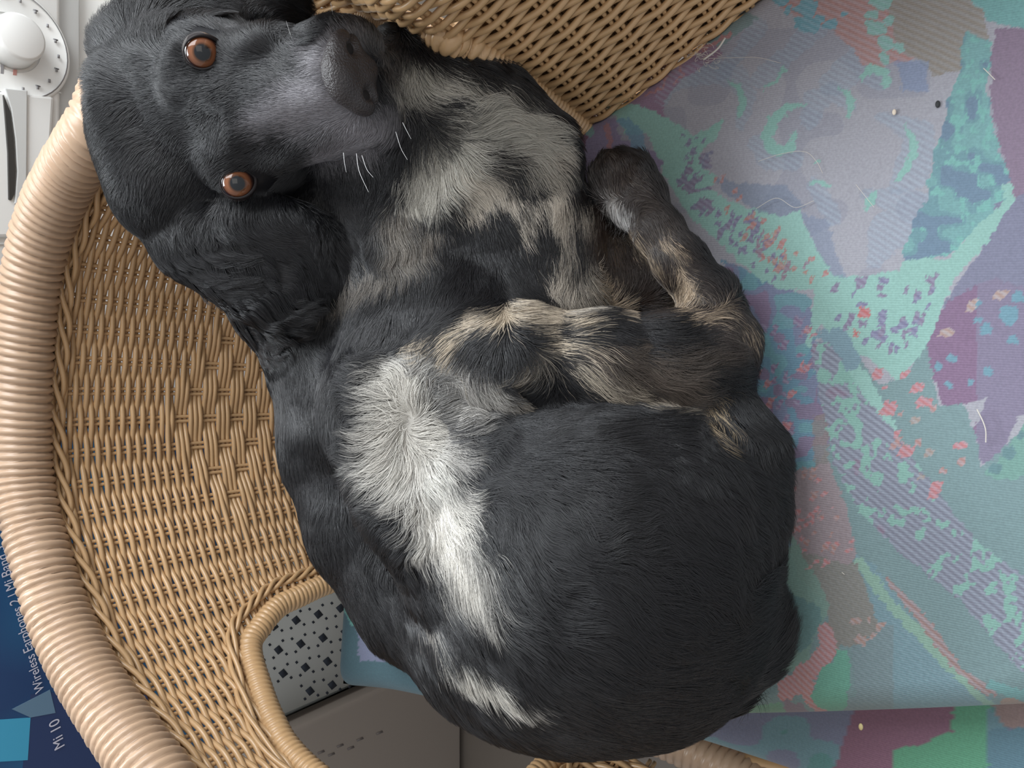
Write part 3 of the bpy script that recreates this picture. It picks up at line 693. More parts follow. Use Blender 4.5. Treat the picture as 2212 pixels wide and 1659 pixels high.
def fabric2(px, py):
    col = np.empty(px.shape + (3,)); col[:] = lin((112, 118, 140)); tw = np.zeros(px.shape)
    x, y = J(px, py)
    def put(mask, c, k=1.0):
        m_ = (np.asarray(mask, float) * k)[..., None]; col[:] = col * (1 - m_) + lin(c) * m_
    n_ = noise2(px, py, 1 / 80.0, 21.0)
    put(n_ > 0.1, (104, 136, 146)); put(n_ > 0.5, (88, 132, 132))
    put(in_poly(x, y, [(1850, 1500), (2070, 1500), (2066, 1600), (2040, 1640), (1960, 1640), (1920, 1720), (1780, 1720)]), (124, 92, 110))
    put(in_poly(x, y, [(2060, 1500), (2130, 1500), (2130, 1720), (1920, 1720), (1925, 1640), (1990, 1628), (2050, 1600)]), (92, 150, 122))
    put(in_poly(x, y, [(2130, 1500), (2240, 1500), (2240, 1600), (2160, 1590)]), (138, 120, 118)); put(in_poly(x, y, [(2130, 1600), (2240, 1590), (2240, 1720), (2130, 1720)]), (92, 124, 138))
    put(in_poly(x, y, [(680, 1200), (1080, 1200), (1080, 1560), (680, 1560)]), (66, 92, 100)); put(in_poly(x, y, [(680, 1220), (800, 1220), (820, 1340), (730, 1360)]), (98, 150, 140))  # dark corner carries its shade in the colour, paler patch is pattern
    put(in_poly(x, y, [(740, 1290), (860, 1300), (820, 1440), (750, 1440)]), (112, 116, 138))
    return col, tw
left2 = [xy(688, 1500, -0.03), xy(800, 1512, -0.03), xy(1000, 1540, -0.04), [-0.268, 0.32], [-0.268, 0.20], [-0.28, 0.02], [-0.285, -0.045]]
right2 = [[0.13, 0.55], [0.165, 0.47], [0.19, 0.34], [0.175, 0.25], [0.225, 0.13], [0.25, 0.05], [0.27, -0.045]]
c2 = cushion('base_cushion', left2, right2, ZS - 0.030, 0.035, 300, 300, patt=fabric2, wob=0.001)
tag(c2, 'matching teal and violet base cushion underneath, edge showing below the top cushion', 'cushion')
c2.location.z = -0.016
# ---- loose hairs and crumbs lying on the cushion
M_LH = mat('loose_hair', (206, 200, 192), 0.5); M_CR = mat('crumb', (196, 180, 130), 0.7); M_CD = mat('dark_crumb', (50, 52, 54), 0.7)
def csurf(px, py): return P(px, py, 0.0035)
def lhair(name, pts, r, label, grp=None):
    m_ = MB(); q = np.array([csurf(a, b) for a, b in pts]); q[:, 2] += 0.002 + 0.001 * np.sin(np.arange(len(q)))
    m_.tube(spline(q, 30), r, 5); o = m_.build(name, M_LH); tag(o, label, 'hair', grp); return o
HG_ = 'loose dog hairs on the seat cushion'
lhair('loose_hair', [(2111, 884), (2124, 910), (2130, 930), (2130, 955)], 0.00035, 'thick white loose hair on plum patch at the cushion edge', HG_)
lhair('loose_hair', [(1640, 350), (1690, 335), (1740, 330), (1765, 350), (1778, 375)], 0.00016, 'fine curved loose hair beneath the large teal swirl', HG_)
lhair('loose_hair', [(1635, 452), (1680, 430), (1720, 450), (1760, 435)], 0.00016, 'fine wavy loose hair above the flecked teal band', HG_)
lhair('loose_hair', [(1850, 400), (1870, 425), (1890, 450)], 0.00014, 'short fine loose hair in the middle of the violet field', HG_)
lhair('loose_hair', [(1820, 1235), (1826, 1239)], 0.00030, 'tiny pale hair on the olive patch near the rump', HG_)
lhair('loose_hair', [(2125, 150), (2137, 163), (2150, 176)], 0.00025, 'short pale hair on the teal border at upper right', HG_)
tf = MB(); r_ = np.random.default_rng(3)
for k in range(26):
    c0 = np.array([1530, 128]) + r_.normal(0, 6, 2); a_0 = r_.uniform(0, 6.28); L_ = r_.uniform(14, 60); pts_ = []
    for t in np.linspace(0, 1, 5):
        a_1 = a_0 + 2.2 * t * r_.choice([-1, 1]); c0 = c0 + L_ / 5 * np.array([math.cos(a_1), 0.7 * math.sin(a_1)]); pts_.append(c0.copy())
    q = np.array([csurf(*p_) for p_ in pts_]); q[:, 2] += 0.002 + r_.uniform(0, 0.004); tf.tube(spline(q, 14), 0.00014, 4)
q = np.array([csurf(a, b) for a, b in ((1525, 135), (1555, 112), (1572, 88))]); q[:, 2] += 0.005; tf.tube(spline(q, 12), 0.0007, 5)
q = np.array([csurf(a, b) for a, b in ((1530, 130), (1590, 128), (1640, 128), (1690, 140))]); q[:, 2] += 0.003; tf.tube(spline(q, 20), 0.00016, 4)
tag(tf.build('hair_tuft', M_LH), 'small tangled tuft of pale dog hair on the cushion beside the woven arm panel', 'hair')
def crumb(px, py, r, m_, label, name='crumb'):
    g = sphere_pts(r); c = csurf(px, py); c[2] += r * 0.5; v = g * np.array([1.3, 0.8, 0.6]) ; mm_ = MB(); mm_.grid(v + c, True); tag(mm_.build(name, m_), label, 'crumb')
def sphere_pts(r, n=8):
    th = np.linspace(0.01, math.pi - 0.01, n)[:, None]; ph = np.linspace(0, 2 * math.pi, 2 * n, endpoint=False)[None]
    return np.stack([r * np.sin(th) * np.cos(ph), r * np.sin(th) * np.sin(ph), r * np.cos(th) + 0 * ph], -1)
crumb(1860, 1569, 0.0016, M_CR, 'yellowish crumb on the bottom edge of the top cushion')
crumb(1932, 243, 0.0014, mat('pale_crumb', (228, 214, 196), 0.7), 'pale crumb on the violet field of the cushion')
crumb(2026, 226, 0.0016, M_CD, 'dark speck on the cushion near the teal border')
# ------------------------------------------------------------------ the dog: one continuous body grown from a distance field
class Field:
    def __init__(s, lo, hi, h):
        s.lo = np.array(lo); s.h = h; s.n = np.ceil((np.array(hi) - s.lo) / h).astype(int) + 1
        s.F = np.full(s.n, 0.03, np.float32)
        s.ax = [s.lo[k] + np.arange(s.n[k]) * h for k in range(3)]
    def _sub(s, lo, hi):
        a = np.clip(np.floor((np.asarray(lo) - s.lo) / s.h).astype(int), 0, s.n); b = np.clip(np.ceil((np.asarray(hi) - s.lo) / s.h).astype(int) + 1, 0, s.n)
        sl = tuple(slice(i, j) for i, j in zip(a, b))
        X, Y, Z = np.meshgrid(*[s.ax[k][sl[k]] for k in range(3)], indexing='ij')
        return sl, np.stack([X, Y, Z], -1)
    def _mix(s, sl, d, k, sub):
        f = s.F[sl]
        if sub:
            d = -d; h = np.clip(k - np.abs(f - d), 0, k) / k; s.F[sl] = np.maximum(f, d) + h * h * k * 0.25
        else:
            h = np.clip(k - np.abs(f - d), 0, k) / k; s.F[sl] = np.minimum(f, d) - h * h * k * 0.25
    def cone(s, a, b, ra, rb, k=0.008, sub=False):
        a = np.asarray(a, float); b = np.asarray(b, float); m_ = max(ra, rb) + 0.03
        sl, Q = s._sub(np.minimum(a, b) - m_, np.maximum(a, b) + m_)
        if Q.size == 0: return
        ab = b - a; t = np.clip(((Q - a) @ ab) / (ab @ ab + 1e-12), 0, 1)
        d = np.linalg.norm(Q - a - t[..., None] * ab, axis=-1) - (ra + (rb - ra) * t)
        s._mix(sl, d, k, sub)
    def chain(s, pts, k=0.008, **kw):
        for (a, ra), (b, rb) in zip(pts[:-1], pts[1:]): s.cone(a, b, ra, rb, k, **kw)
    def ell(s, c, r, R=None, k=0.008, sub=False):
        c = np.asarray(c, float); r = np.asarray(r, float); R = np.eye(3) if R is None else np.asarray(R)
        m_ = r.max() + 0.03; sl, Q = s._sub(c - m_, c + m_)
        if Q.size == 0: return
        q = (Q - c) @ R.T                            # rows of R are the ellipsoid's axes
        k0 = np.linalg.norm(q / r, axis=-1); k1 = np.linalg.norm(q / (r * r), axis=-1) + 1e-9
        s._mix(sl, k0 * (k0 - 1) / k1, k, sub)
    def ball(s, c, r, k=0.008, sub=False): s.ell(c, (r, r, r), None, k, sub)
    def mesh(s):
        F = s.F; ins = F < 0; n = F.shape
        c8 = [ins[i:n[0] - 1 + i, j:n[1] - 1 + j, k:n[2] - 1 + k] for i in (0, 1) for j in (0, 1) for k in (0, 1)]
        tot = sum(c.astype(np.int8) for c in c8); act = (tot > 0) & (tot < 8)
        ids = np.full(act.shape, -1, np.int64); cells = np.argwhere(act); ids[act] = np.arange(len(cells))
        acc = np.zeros((len(cells), 3)); cnt = np.zeros(len(cells))
        cor = [(i, j, k) for i in (0, 1) for j in (0, 1) for k in (0, 1)]
        val = {c: F[cells[:, 0] + c[0], cells[:, 1] + c[1], cells[:, 2] + c[2]] for c in cor}
        for a in cor:
            for ax in range(3):
                if a[ax] == 0:
                    b = list(a); b[ax] = 1; b = tuple(b); fa, fb = val[a], val[b]; cr = (fa < 0) != (fb < 0)
                    t = np.where(cr, fa / np.where(cr, fa - fb, 1), 0)
                    p = np.tile(np.array(a, float), (len(cells), 1)); p[:, ax] = t
                    acc[cr] += p[cr]; cnt[cr] += 1
        V = s.lo + (cells + acc / cnt[:, None]) * s.h
        faces = []
        for ax in range(3):
            o1, o2 = [(1, 2), (2, 0), (0, 1)][ax]
            A = [slice(None)] * 3; B = [slice(None)] * 3; A[ax] = slice(0, n[ax] - 1); B[ax] = slice(1, n[ax])
            e = ins[tuple(A)] != ins[tuple(B)]; w_ = np.argwhere(e)
            ok = (w_[:, o1] > 0) & (w_[:, o2] > 0) & (w_[:, o1] < n[o1] - 1) & (w_[:, o2] < n[o2] - 1); w_ = w_[ok]
            q = []
            for d1, d2 in ((1, 1), (0, 1), (0, 0), (1, 0)):
                c = w_.copy(); c[:, o1] -= d1; c[:, o2] -= d2; q.append(ids[c[:, 0], c[:, 1], c[:, 2]])
            q = np.stack(q, 1); flip = ins[w_[:, 0], w_[:, 1], w_[:, 2]]
            q = np.where(flip[:, None], q, q[:, ::-1]); faces.append(q)
        return V, np.vstack(faces)
    def grad(s, p):
        q = (p - s.lo) / s.h; g = np.gradient(s.F[:, :, :], s.h) if not hasattr(s, '_g') else s._g; s._g = g
        i = np.clip(np.round(q).astype(int), 0, s.n - 1)
        return unit(np.stack([gg[i[:, 0], i[:, 1], i[:, 2]] for gg in g], -1))

# head frame: m runs along the muzzle, e towards the lower eye, g out of the forehead
HD = 0.45
E0 = PD(474.5, 253.5, HD)
T = unit(CAM - E0)
Rx = unit(XC - T * (XC @ T)); Dx = -unit(YC - T * (YC @ T) - Rx * (YC @ Rx))
cs, sn = math.cos(math.radians(-17.5)), math.sin(math.radians(-17.5))
N2 = cs * Rx + sn * Dx; E2 = -sn * Rx + cs * Dx
TL = math.radians(42)
HM = math.cos(TL) * N2 + math.sin(TL) * T; HG = -math.sin(TL) * N2 + math.cos(TL) * T; HE = E2
PXM = HD / FPX * 1.03
HR = np.stack([HM, HE, HG])
def H(m, e, g): return E0 + (m * HM + e * HE + g * HG) * PXM
def hr(*r): return np.array(r) * PXM

FD = Field((-0.345, 0.035, ZS - 0.004), (0.285, 0.63, ZS + 0.335), 0.00245)
g_ = lambda px, py, zz, r: (P(px, py, zz), r)
# torso: back strip along the chair back, the big curled flank and rump
FD.chain([g_(715, 800, 0.07, 0.048), g_(770, 960, 0.065, 0.054), g_(830, 1110, 0.06, 0.056), g_(920, 1250, 0.055, 0.054), g_(1050, 1370, 0.05, 0.050), g_(1220, 1430, 0.05, 0.048)], 0.02)
FD.ell(P(1315, 1195, 0.062), (0.102, 0.096, 0.102), k=0.02)
FD.ell(P(1190, 1300, 0.055), (0.088, 0.092, 0.085), k=0.03)
FD.ell(P(1370, 1370, 0.045), (0.062, 0.066, 0.064), k=0.03)
FD.ell(P(1120, 1060, 0.06), (0.080, 0.080, 0.085), k=0.03)
FD.ell(P(1455, 1080, 0.05), (0.055, 0.052, 0.055), k=0.025)
# chest and shoulder
FD.ell(P(900, 870, 0.085), (0.062, 0.055, 0.072), k=0.025)
FD.ell(P(1060, 800, 0.085), (0.065, 0.045, 0.05), k=0.02)
FD.chain([g_(890, 800, 0.10, 0.040), g_(870, 920, 0.115, 0.040), g_(920, 1060, 0.11, 0.040), g_(985, 1190, 0.10, 0.036)], 0.02)
# neck
FD.chain([g_(860, 170, 0.13, 0.030), g_(930, 230, 0.11, 0.035)], 0.02)
FD.chain([g_(560, 480, 0.12, 0.055), g_(660, 600, 0.095, 0.055), g_(745, 740, 0.08, 0.052), g_(800, 880, 0.075, 0.058)], 0.02)
FD.chain([g_(720, 430, 0.10, 0.055), g_(880, 520, 0.075, 0.062), g_(960, 660, 0.065, 0.062), g_(930, 800, 0.07, 0.06)], 0.025)
FD.chain([g_(930, 300, 0.085, 0.045), g_(1040, 400, 0.07, 0.05), g_(1150, 520, 0.05, 0.045), g_(1190, 640, 0.045, 0.042)], 0.02)
FD.chain([g_(900, 200, 0.12, 0.030), g_(1000, 260, 0.09, 0.040), g_(1120, 330, 0.07, 0.035)], 0.02)
FD.ell(P(820, 300, 0.12), (0.05, 0.05, 0.045), k=0.02)
FD.ell(P(1060, 560, 0.035), (0.08, 0.08, 0.045), k=0.02)
FD.ell(P(1250, 640, 0.020), (0.05, 0.04, 0.030), k=0.015)
# the folded foreleg: upper arm, elbow at the right, forearm back up to the paw
FD.chain([g_(990, 800, 0.11, 0.034), g_(1130, 762, 0.105, 0.027), g_(1290, 768, 0.085, 0.0245), g_(1440, 764, 0.065, 0.022), g_(1535, 745, 0.048, 0.0205), g_(1575, 733, 0.038, 0.0155)], 0.012)
FD.chain([g_(1585, 722, 0.034, 0.0135), g_(1535, 650, 0.040, 0.0170), g_(1475, 572, 0.044, 0.0150), g_(1425, 502, 0.044, 0.0138), g_(1388, 448, 0.042, 0.0142)], 0.008)
FD.chain([g_(1560, 780, 0.03, 0.018), g_(1460, 790, 0.05, 0.022), g_(1340, 800, 0.06, 0.026), g_(1200, 830, 0.075, 0.03)], 0.018)
FD.ell(P(1378, 430, 0.040), (0.019, 0.019, 0.016), k=0.008)
FD.ell(P(1345, 395, 0.036), (0.021, 0.021, 0.016), k=0.008)
for (a, b), (c, d), r in (((1400, 405), (1378, 352), 0.0078), ((1372, 385), (1345, 345), 0.0082), ((1340, 385), (1314, 350), 0.0080), ((1318, 400), (1294, 372), 0.0072)):
    FD.chain([g_(a, b, 0.040, r), g_((a + c) / 2, (b + d) / 2, 0.042, r * 1.05), g_(c, d, 0.030, r)], 0.0035)
# the other foreleg, tucked underneath
FD.chain([g_(1300, 700, 0.02, 0.022), g_(1340, 640, 0.018, 0.018), g_(1330, 570, 0.018, 0.016), g_(1305, 520, 0.018, 0.017)], 0.008)
FD.chain([g_(1420, 640, 0.012, 0.016), g_(1370, 560, 0.010, 0.014), g_(1330, 500, 0.010, 0.014)], 0.006)
# tail and rump feathering, hind foot
FD.chain([g_(1470, 1290, 0.05, 0.038), g_(1520, 1360, 0.04, 0.028), g_(1575, 1390, 0.03, 0.018), g_(1530, 1480, 0.02, 0.016)], 0.02)
FD.chain([g_(1520, 900, 0.03, 0.030), g_(1570, 960, 0.03, 0.026), g_(1590, 1060, 0.03, 0.026)], 0.02)
# hollow under the upper arm
# skull
FD.ell(H(-165, -5, -120), hr(170, 172, 124), HR, 0.014)
FD.ell(H(-190, 130, -130), hr(110, 90, 90), HR, 0.02)
FD.ell(H(-170, -140, -120), hr(110, 80, 90), HR, 0.02)
FD.ell(H(-20, 0, -72), hr(110, 138, 75), HR, 0.012)
for s_ in (-1, 1):
    FD.ell(H(-62, s_ * 92, -10), hr(58, 44, 30), HR, 0.010)        # brow
    FD.ell(H(-55, s_ * 128, -130), hr(90, 66, 100), HR, 0.016)     # cheek muscle
    FD.ell(H(80, s_ * 96, -90), hr(92, 50, 60), HR, 0.014)         # cheek under the eye
    FD.ell(H(205, s_ * 64, -125), hr(100, 54, 78), HR, 0.010)      # flews
    FD.ell(H(268, s_ * 56, -142), hr(64, 50, 66), HR, 0.008)
FD.ell(H(262, 92, -140), hr(62, 56, 60), HR, 0.010)
FD.ell(H(165, 92, -125), hr(80, 50, 60), HR, 0.012)
# muzzle bridge
FD.chain([(H(10, 0, -58), 84 * PXM), (H(120, 0, -62), 60 * PXM), (H(250, 0, -60), 54 * PXM)], 0.010)
FD.ell(H(276, 0, -76), hr(36, 62, 48), HR, 0.006)
FD.ell(H(292, 0, -158), hr(42, 72, 44), HR, 0.008)
for s_ in (-1, 1): FD.ell(H(340, s_ * 44, -66), hr(30, 12, 14), HR, 0.004, sub=True)
# lower jaw and chin
FD.chain([(H(40, 0, -195), 80 * PXM), (H(180, 0, -205), 60 * PXM), (H(272, 0, -205), 42 * PXM)], 0.010)
FD.ell(H(-140, 0, -230), hr(140, 150, 120), HR, 0.03)
# sockets
for s_ in (-1, 1):
    FD.ell(H(2, s_ * 147, 0), hr(38, 31, 34), HR, 0.006, sub=True)
    FD.ell(H(46, s_ * 114, 2), hr(34, 14, 14), HR, 0.010, sub=True)
    FD.ell(H(8, s_ * 104, 22), hr(60, 14, 14), HR, 0.012, sub=True)
# groove between the eyes and the mouth line
FD.chain([(H(-90, 0, 22), 8 * PXM), (H(-10, 0, 24), 10 * PXM)], 0.016, sub=True)
FD.chain([(H(322, 0, -140), 3 * PXM), (H(312, 0, -176), 3 * PXM)], 0.005, sub=True)
for s_ in (-1, 1):
    FD.chain([(H(325, s_ * 6, -182), 4 * PXM), (H(290, s_ * 70, -200), 5 * PXM), (H(200, s_ * 118, -205), 6 * PXM), (H(100, s_ * 135, -190), 5 * PXM)], 0.006, sub=True)
# nostril beds are cut again in the nose leather
# ears: lower flap with its wavy end, and the upper one lying back
def flap(pts, k=0.006):
    for (a, ra, ta, na), (b, rb, tb, nb) in zip(pts[:-1], pts[1:]):
        for t in np.linspace(0, 1, 5)[(0 if a is pts[0][0] else 1):]:
            c = a + (b - a) * t; r = ra + (rb - ra) * t; th = ta + (tb - ta) * t
            nrm = unit(na + (nb - na) * t); ax = unit((b - a) - nrm * ((b - a) @ nrm)); R_ = np.stack([ax, np.cross(nrm, ax), nrm])
            FD.ell(c, (r * 0.8, r, th), R_, k)
Tn = lambda c: unit(CAM - c)
def fp(px, py, d, r, th, tilt=(0, 0)):
    c = PD(px, py, d); n_ = unit(Tn(c) + XC * tilt[0] - YC * tilt[1]); return (c, r * d / FPX, th, n_)
FD.ball(PD(268, 190, 0.49), 0.019, 0.02)
FD.ell(PD(335, 310, 0.515), (0.024, 0.034, 0.026), k=0.03)
flap([fp(298, 245, 0.50, 58, 0.022, (-.6, 0)), fp(322, 320, 0.505, 72, 0.024, (-.6, .3)), fp(360, 430, 0.505, 85, 0.024, (-.6, .4))], 0.02)
flap([fp(360, 430, 0.515, 85, 0.024, (-.6, .4)), fp(410, 510, 0.512, 92, 0.022, (-.6, .5)), fp(490, 555, 0.510, 98, 0.016, (-.4, .6)), fp(570, 600, 0.515, 96, 0.012, (-.3, .5)), fp(620, 640, 0.522, 80, 0.010, (-.3, .5)), fp(605, 680, 0.532, 50, 0.008, (-.4, .5))])
flap([fp(520, 480, 0.500, 70, 0.016, (-.2, .3)), fp(620, 510, 0.503, 80, 0.012, (0, .4)), fp(690, 545, 0.512, 62, 0.009, (0, .4)), fp(725, 590, 0.52, 40, 0.007, (0, .4))])
flap([fp(290, 130, 0.50, 95, 0.022, (-.6, -.5)), fp(360, 40, 0.495, 92, 0.018, (-.4, -.8)), fp(470, 5, 0.495, 85, 0.012, (-.1, -.8)), fp(560, 10, 0.50, 70, 0.010, (0, -.8)), fp(615, 25, 0.505, 40, 0.008, (0, -.8))])
# keep the belly on the cushion
V_, F_ = FD.mesh()
V_[:, 2] = np.maximum(V_[:, 2], ZS + 0.0015)
# relax the voxel steps
def relax(V, F, it=3, lam=0.5):
    e = np.vstack([F[:, [0, 1]], F[:, [1, 2]], F[:, [2, 3]], F[:, [3, 0]]]); e = np.unique(np.sort(e, 1), axis=0)
    deg = np.bincount(e.ravel(), minlength=len(V))[:, None]
    for _ in range(it):
        acc = np.zeros_like(V)
        for k in range(3): acc[:, k] = np.bincount(e[:, 0], V[e[:, 1], k], len(V)) + np.bincount(e[:, 1], V[e[:, 0], k], len(V))
        V = V + (acc / np.maximum(deg, 1) - V) * lam
    return V
V_ = relax(V_, F_, 3)

# ---- coat colours, painted where the patches grow
BLK = (31, 31, 34); WHT = (214, 211, 203); CRM = (194, 185, 172); GRY = (150, 148, 146); BRN = (62, 50, 44); MUZ = (158, 155, 160)
def coat(px, py):
    x = px + 7 * noise2(px, py, 1 / 16.0, 31.0) + 10 * noise2(px, py, 1 / 40.0, 32.0); y = py + 7 * noise2(px, py, 1 / 16.0, 35.0) + 10 * noise2(px, py, 1 / 40.0, 36.0)
    col = np.empty(px.shape + (3,)); col[:] = lin(BLK)
    def stroke(pts, c, soft=14, k=1.0):
        d = seg_dist(x, y, pts); m_ = (np.clip(0.5 - d / soft, 0, 1) * k)[..., None]; col[:] = col * (1 - m_) + lin(c) * m_
    # pale muzzle sheen painted into the coat, and throat ruff
    for pts in ([(640, 250, 40), (730, 230, 50), (780, 280, 40)], [(560, 260, 26), (660, 200, 40)], [(700, 330, 22), (790, 320, 22), (840, 260, 14)], [(690, 130, 30), (760, 80, 20)]): stroke(pts, MUZ, 50, 0.75)
    for pts in ([(770, 80, 18), (850, 110, 20), (870, 200, 18)],): stroke(pts, (110, 106, 104), 30, 0.6)
    for pts in ([(900, 160, 26), (960, 190, 34), (1020, 240, 42), (1080, 290, 40), (1130, 330, 36)], [(880, 150, 12), (870, 210, 10)], [(1040, 210, 26), (1120, 250, 24), (1170, 290, 20)], [(960, 330, 44), (920, 380, 44), (880, 430, 30)],
                [(980, 250, 40), (960, 300, 40)]): stroke(pts, (188, 184, 174), 26)
    stroke([(1060, 330, 30), (1140, 350, 24), (1190, 370, 14)], (170, 164, 154), 30)
    for pts in ([(935, 215, 12), (990, 225, 14), (1020, 222, 5)], [(930, 270, 10), (985, 268, 5)], [(900, 235, 22), (890, 290, 20), (880, 350, 16)], [(920, 300, 8), (970, 290, 4)]): stroke(pts, BLK, 14)
    for pts in ([(1000, 370, 30), (1050, 400, 30), (1010, 430, 26)], [(1050, 350, 20), (1110, 420, 16), (1120, 440, 8)]): stroke(pts, CRM, 14)
    stroke([(1040, 325, 14), (1075, 345, 20), (1110, 380, 16), (1140, 425, 14)], BLK, 14)
    for pts in ([(1140, 330, 14), (1190, 400, 12), (1215, 440, 10), (1200, 470, 8)], [(1180, 420, 16), (1215, 470, 15), (1222, 510, 8), (1216, 545, 4)], [(1128, 470, 12), (1132, 495, 7)], [(1150, 440, 10), (1158, 460, 6)],
                [(1245, 440, 8), (1268, 475, 8), (1272, 495, 6)], [(1195, 555, 10), (1230, 590, 26), (1260, 640, 26)], [(1260, 545, 5), (1275, 590, 9), (1290, 630, 8)], [(1175, 580, 8), (1200, 630, 18), (1240, 660, 14)],
                [(1285, 600, 6), (1320, 650, 9), (1345, 676, 8)]): stroke(pts, CRM, 12)
    stroke([(1230, 570, 4), (1262, 610, 6), (1275, 650, 4)], BLK, 8); stroke([(1215, 600, 2), (1240, 650, 4)], (80, 76, 74), 8)
    for pts in ([(880, 440, 22), (850, 480, 24), (870, 530, 22), (920, 510, 18), (935, 480, 10)], [(850, 560, 14), (790, 590, 12), (740, 620, 10), (700, 650, 6)]): stroke(pts, (150, 142, 132), 34, 0.75)
    stroke([(820, 430, 16), (900, 445, 10), (950, 430, 10)], BLK, 24)
    # the white blaze along the breast
    stroke([(885, 780, 12), (872, 820, 28), (870, 870, 36), (880, 940, 42), (895, 1000, 42), (930, 1060, 44), (960, 1120, 42), (990, 1180, 34), (1005, 1220, 26), (1030, 1260, 10)], (212, 208, 200), 40)
    stroke([(920, 1000, 34), (870, 1020, 34), (840, 1010, 18)], (206, 203, 196), 40)
    stroke([(905, 1048, 6), (940, 1050, 9)], (84, 84, 88), 20, 0.8)
    stroke([(950, 1390, 7), (990, 1410, 17), (1040, 1440, 18), (1080, 1475, 12), (1125, 1505, 4)], (206, 202, 194), 14)
    stroke([(925, 1340, 6), (945, 1345, 6)], (170, 166, 160), 16)
    # roan shoulder and upper arm
    for pts in ([(930, 790, 26), (990, 800, 30), (1040, 830, 26), (1080, 860, 12)], [(960, 860, 28), (980, 900, 22), (1000, 920, 10)], [(950, 950, 16), (985, 985, 10)]): stroke(pts, (186, 182, 176), 34, 0.9)
    for pts in ([(950, 860, 9), (980, 875, 8)], [(965, 925, 12), (1000, 950, 8)], [(900, 800, 5), (925, 815, 4)], [(940, 800, 7), (970, 790, 6)], [(1000, 800, 9), (1030, 770, 12)]): stroke(pts, (58, 56, 58), 18, 0.85)
    for pts in ([(930, 720, 8), (910, 760, 10)], [(965, 765, 8), (990, 725, 12), (1040, 690, 14), (1100, 680, 16), (1150, 690, 12), (1190, 707, 5)], [(985, 715, 7), (960, 745, 6)], [(1100, 668, 8), (1180, 676, 10), (1230, 700, 9), (1270, 707, 7)],
                [(1130, 655, 4), (1220, 676, 7)], [(1150, 715, 4), (1175, 735, 7), (1215, 746, 8), (1255, 748, 5), (1285, 746, 3)]): stroke(pts, (198, 184, 164), 9)
    stroke([(1130, 677, 5), (1150, 682, 4)], BLK, 6); stroke([(1190, 688, 4), (1220, 700, 5)], BLK, 6)
    stroke([(1170, 770, 12), (1150, 800, 14), (1110, 830, 14), (1085, 850, 10)], (160, 150, 136), 22, 0.8)
    stroke([(1235, 795, 10), (1280, 815, 20), (1330, 845, 22), (1370, 868, 12), (1420, 880, 4)], (190, 178, 160), 20, 0.9)
    for pts in ([(1290, 790, 10), (1380, 800, 26), (1440, 830, 30), (1400, 850, 20)], [(1400, 780, 12), (1500, 780, 12), (1580, 760, 8)], [(1250, 760, 8), (1330, 770, 14)]): stroke(pts, (104, 92, 82), 36, 0.7)
    for pts in ([(1505, 850, 5), (1510, 900, 8), (1520, 925, 6)], [(1545, 850, 5), (1520, 880, 8), (1530, 905, 6)], [(1560, 880, 6), (1565, 905, 4)]): stroke(pts, (184, 164, 134), 12)
    # dark brown roan on the lower leg
    stroke([(1600, 740, 50), (1500, 640, 50), (1400, 480, 60), (1340, 390, 56)], (66, 58, 55), 40, 0.85)
    stroke([(1310, 500, 50), (1350, 600, 50), (1400, 640, 40)], BRN, 30, 0.9); stroke([(1305, 515, 14), (1345, 545, 6)], (92, 76, 58), 20, 0.7); stroke([(1350, 550, 4), (1340, 575, 5)], (124, 100, 76), 12, 0.7)
    for pts in ([(1285, 600, 6), (1320, 650, 9), (1348, 678, 8)], [(1365, 520, 3), (1395, 560, 8), (1425, 610, 5)], [(1440, 545, 6), (1480, 565, 9)], [(1480, 600, 10), (1500, 640, 14), (1475, 660, 9), (1440, 672, 8)], [(1475, 700, 8), (1520, 690, 8), (1535, 680, 6)],
                [(1540, 675, 4), (1575, 668, 3)], [(1610, 705, 4), (1632, 722, 5)], [(1470, 630, 4), (1455, 650, 3)]): stroke(pts, (190, 170, 146), 12)
    stroke([(1322, 448, 10), (1340, 468, 14), (1352, 486, 7)], (240, 238, 236), 12)
    for pts in ([(1285, 360, 3), (1288, 420, 3), (1310, 470, 3)], [(1308, 352, 2), (1320, 390, 2)], [(1335, 340, 2), (1332, 375, 2)], [(1395, 410, 4), (1402, 418, 4)], [(1300, 420, 5), (1325, 445, 5)]): stroke(pts, (140, 134, 132), 8, 0.7)
    fl = noise2(px, py, 1 / 5.0, 40.0) * 0.5 + noise2(px, py, 1 / 12.0, 41.0) * 0.5
    m_ = (np.clip((fl - 0.25) * 3, 0, 1) * (seg_dist(px, py, [(1600, 740, 30), (1500, 640, 34), (1400, 480, 44), (1340, 390, 44)]) < 0) * 0.45)[..., None]
    col[:] = col * (1 - m_) + lin((150, 138, 126)) * m_
    return col

def hair_mat(name, attr, spec):
    m = bpy.data.materials.new(name); m.use_nodes = True; nt = m.node_tree; b = nt.nodes['Principled BSDF']
    a = nt.nodes.new('ShaderNodeAttribute'); a.attribute_name = attr; nt.links.new(a.outputs['Color'], b.inputs['Base Color'])
    b.inputs['Roughness'].default_value = 0.42; b.inputs['Specular IOR Level'].default_value = spec; return m
M_SKIN = hair_mat('coat_undercoat', 'coat', 0.15)
M_FUR = hair_mat('coat_fur', 'coat', 0.6)
dog = mesh_obj('dog', V_, F_, M_SKIN)
PXv, PYv = proj(V_)
set_attr(dog, 'coat', coat(PXv, PYv) * 0.75)
tag(dog, 'black and white long-haired spaniel curled up in the wicker chair, gazing up', 'dog')

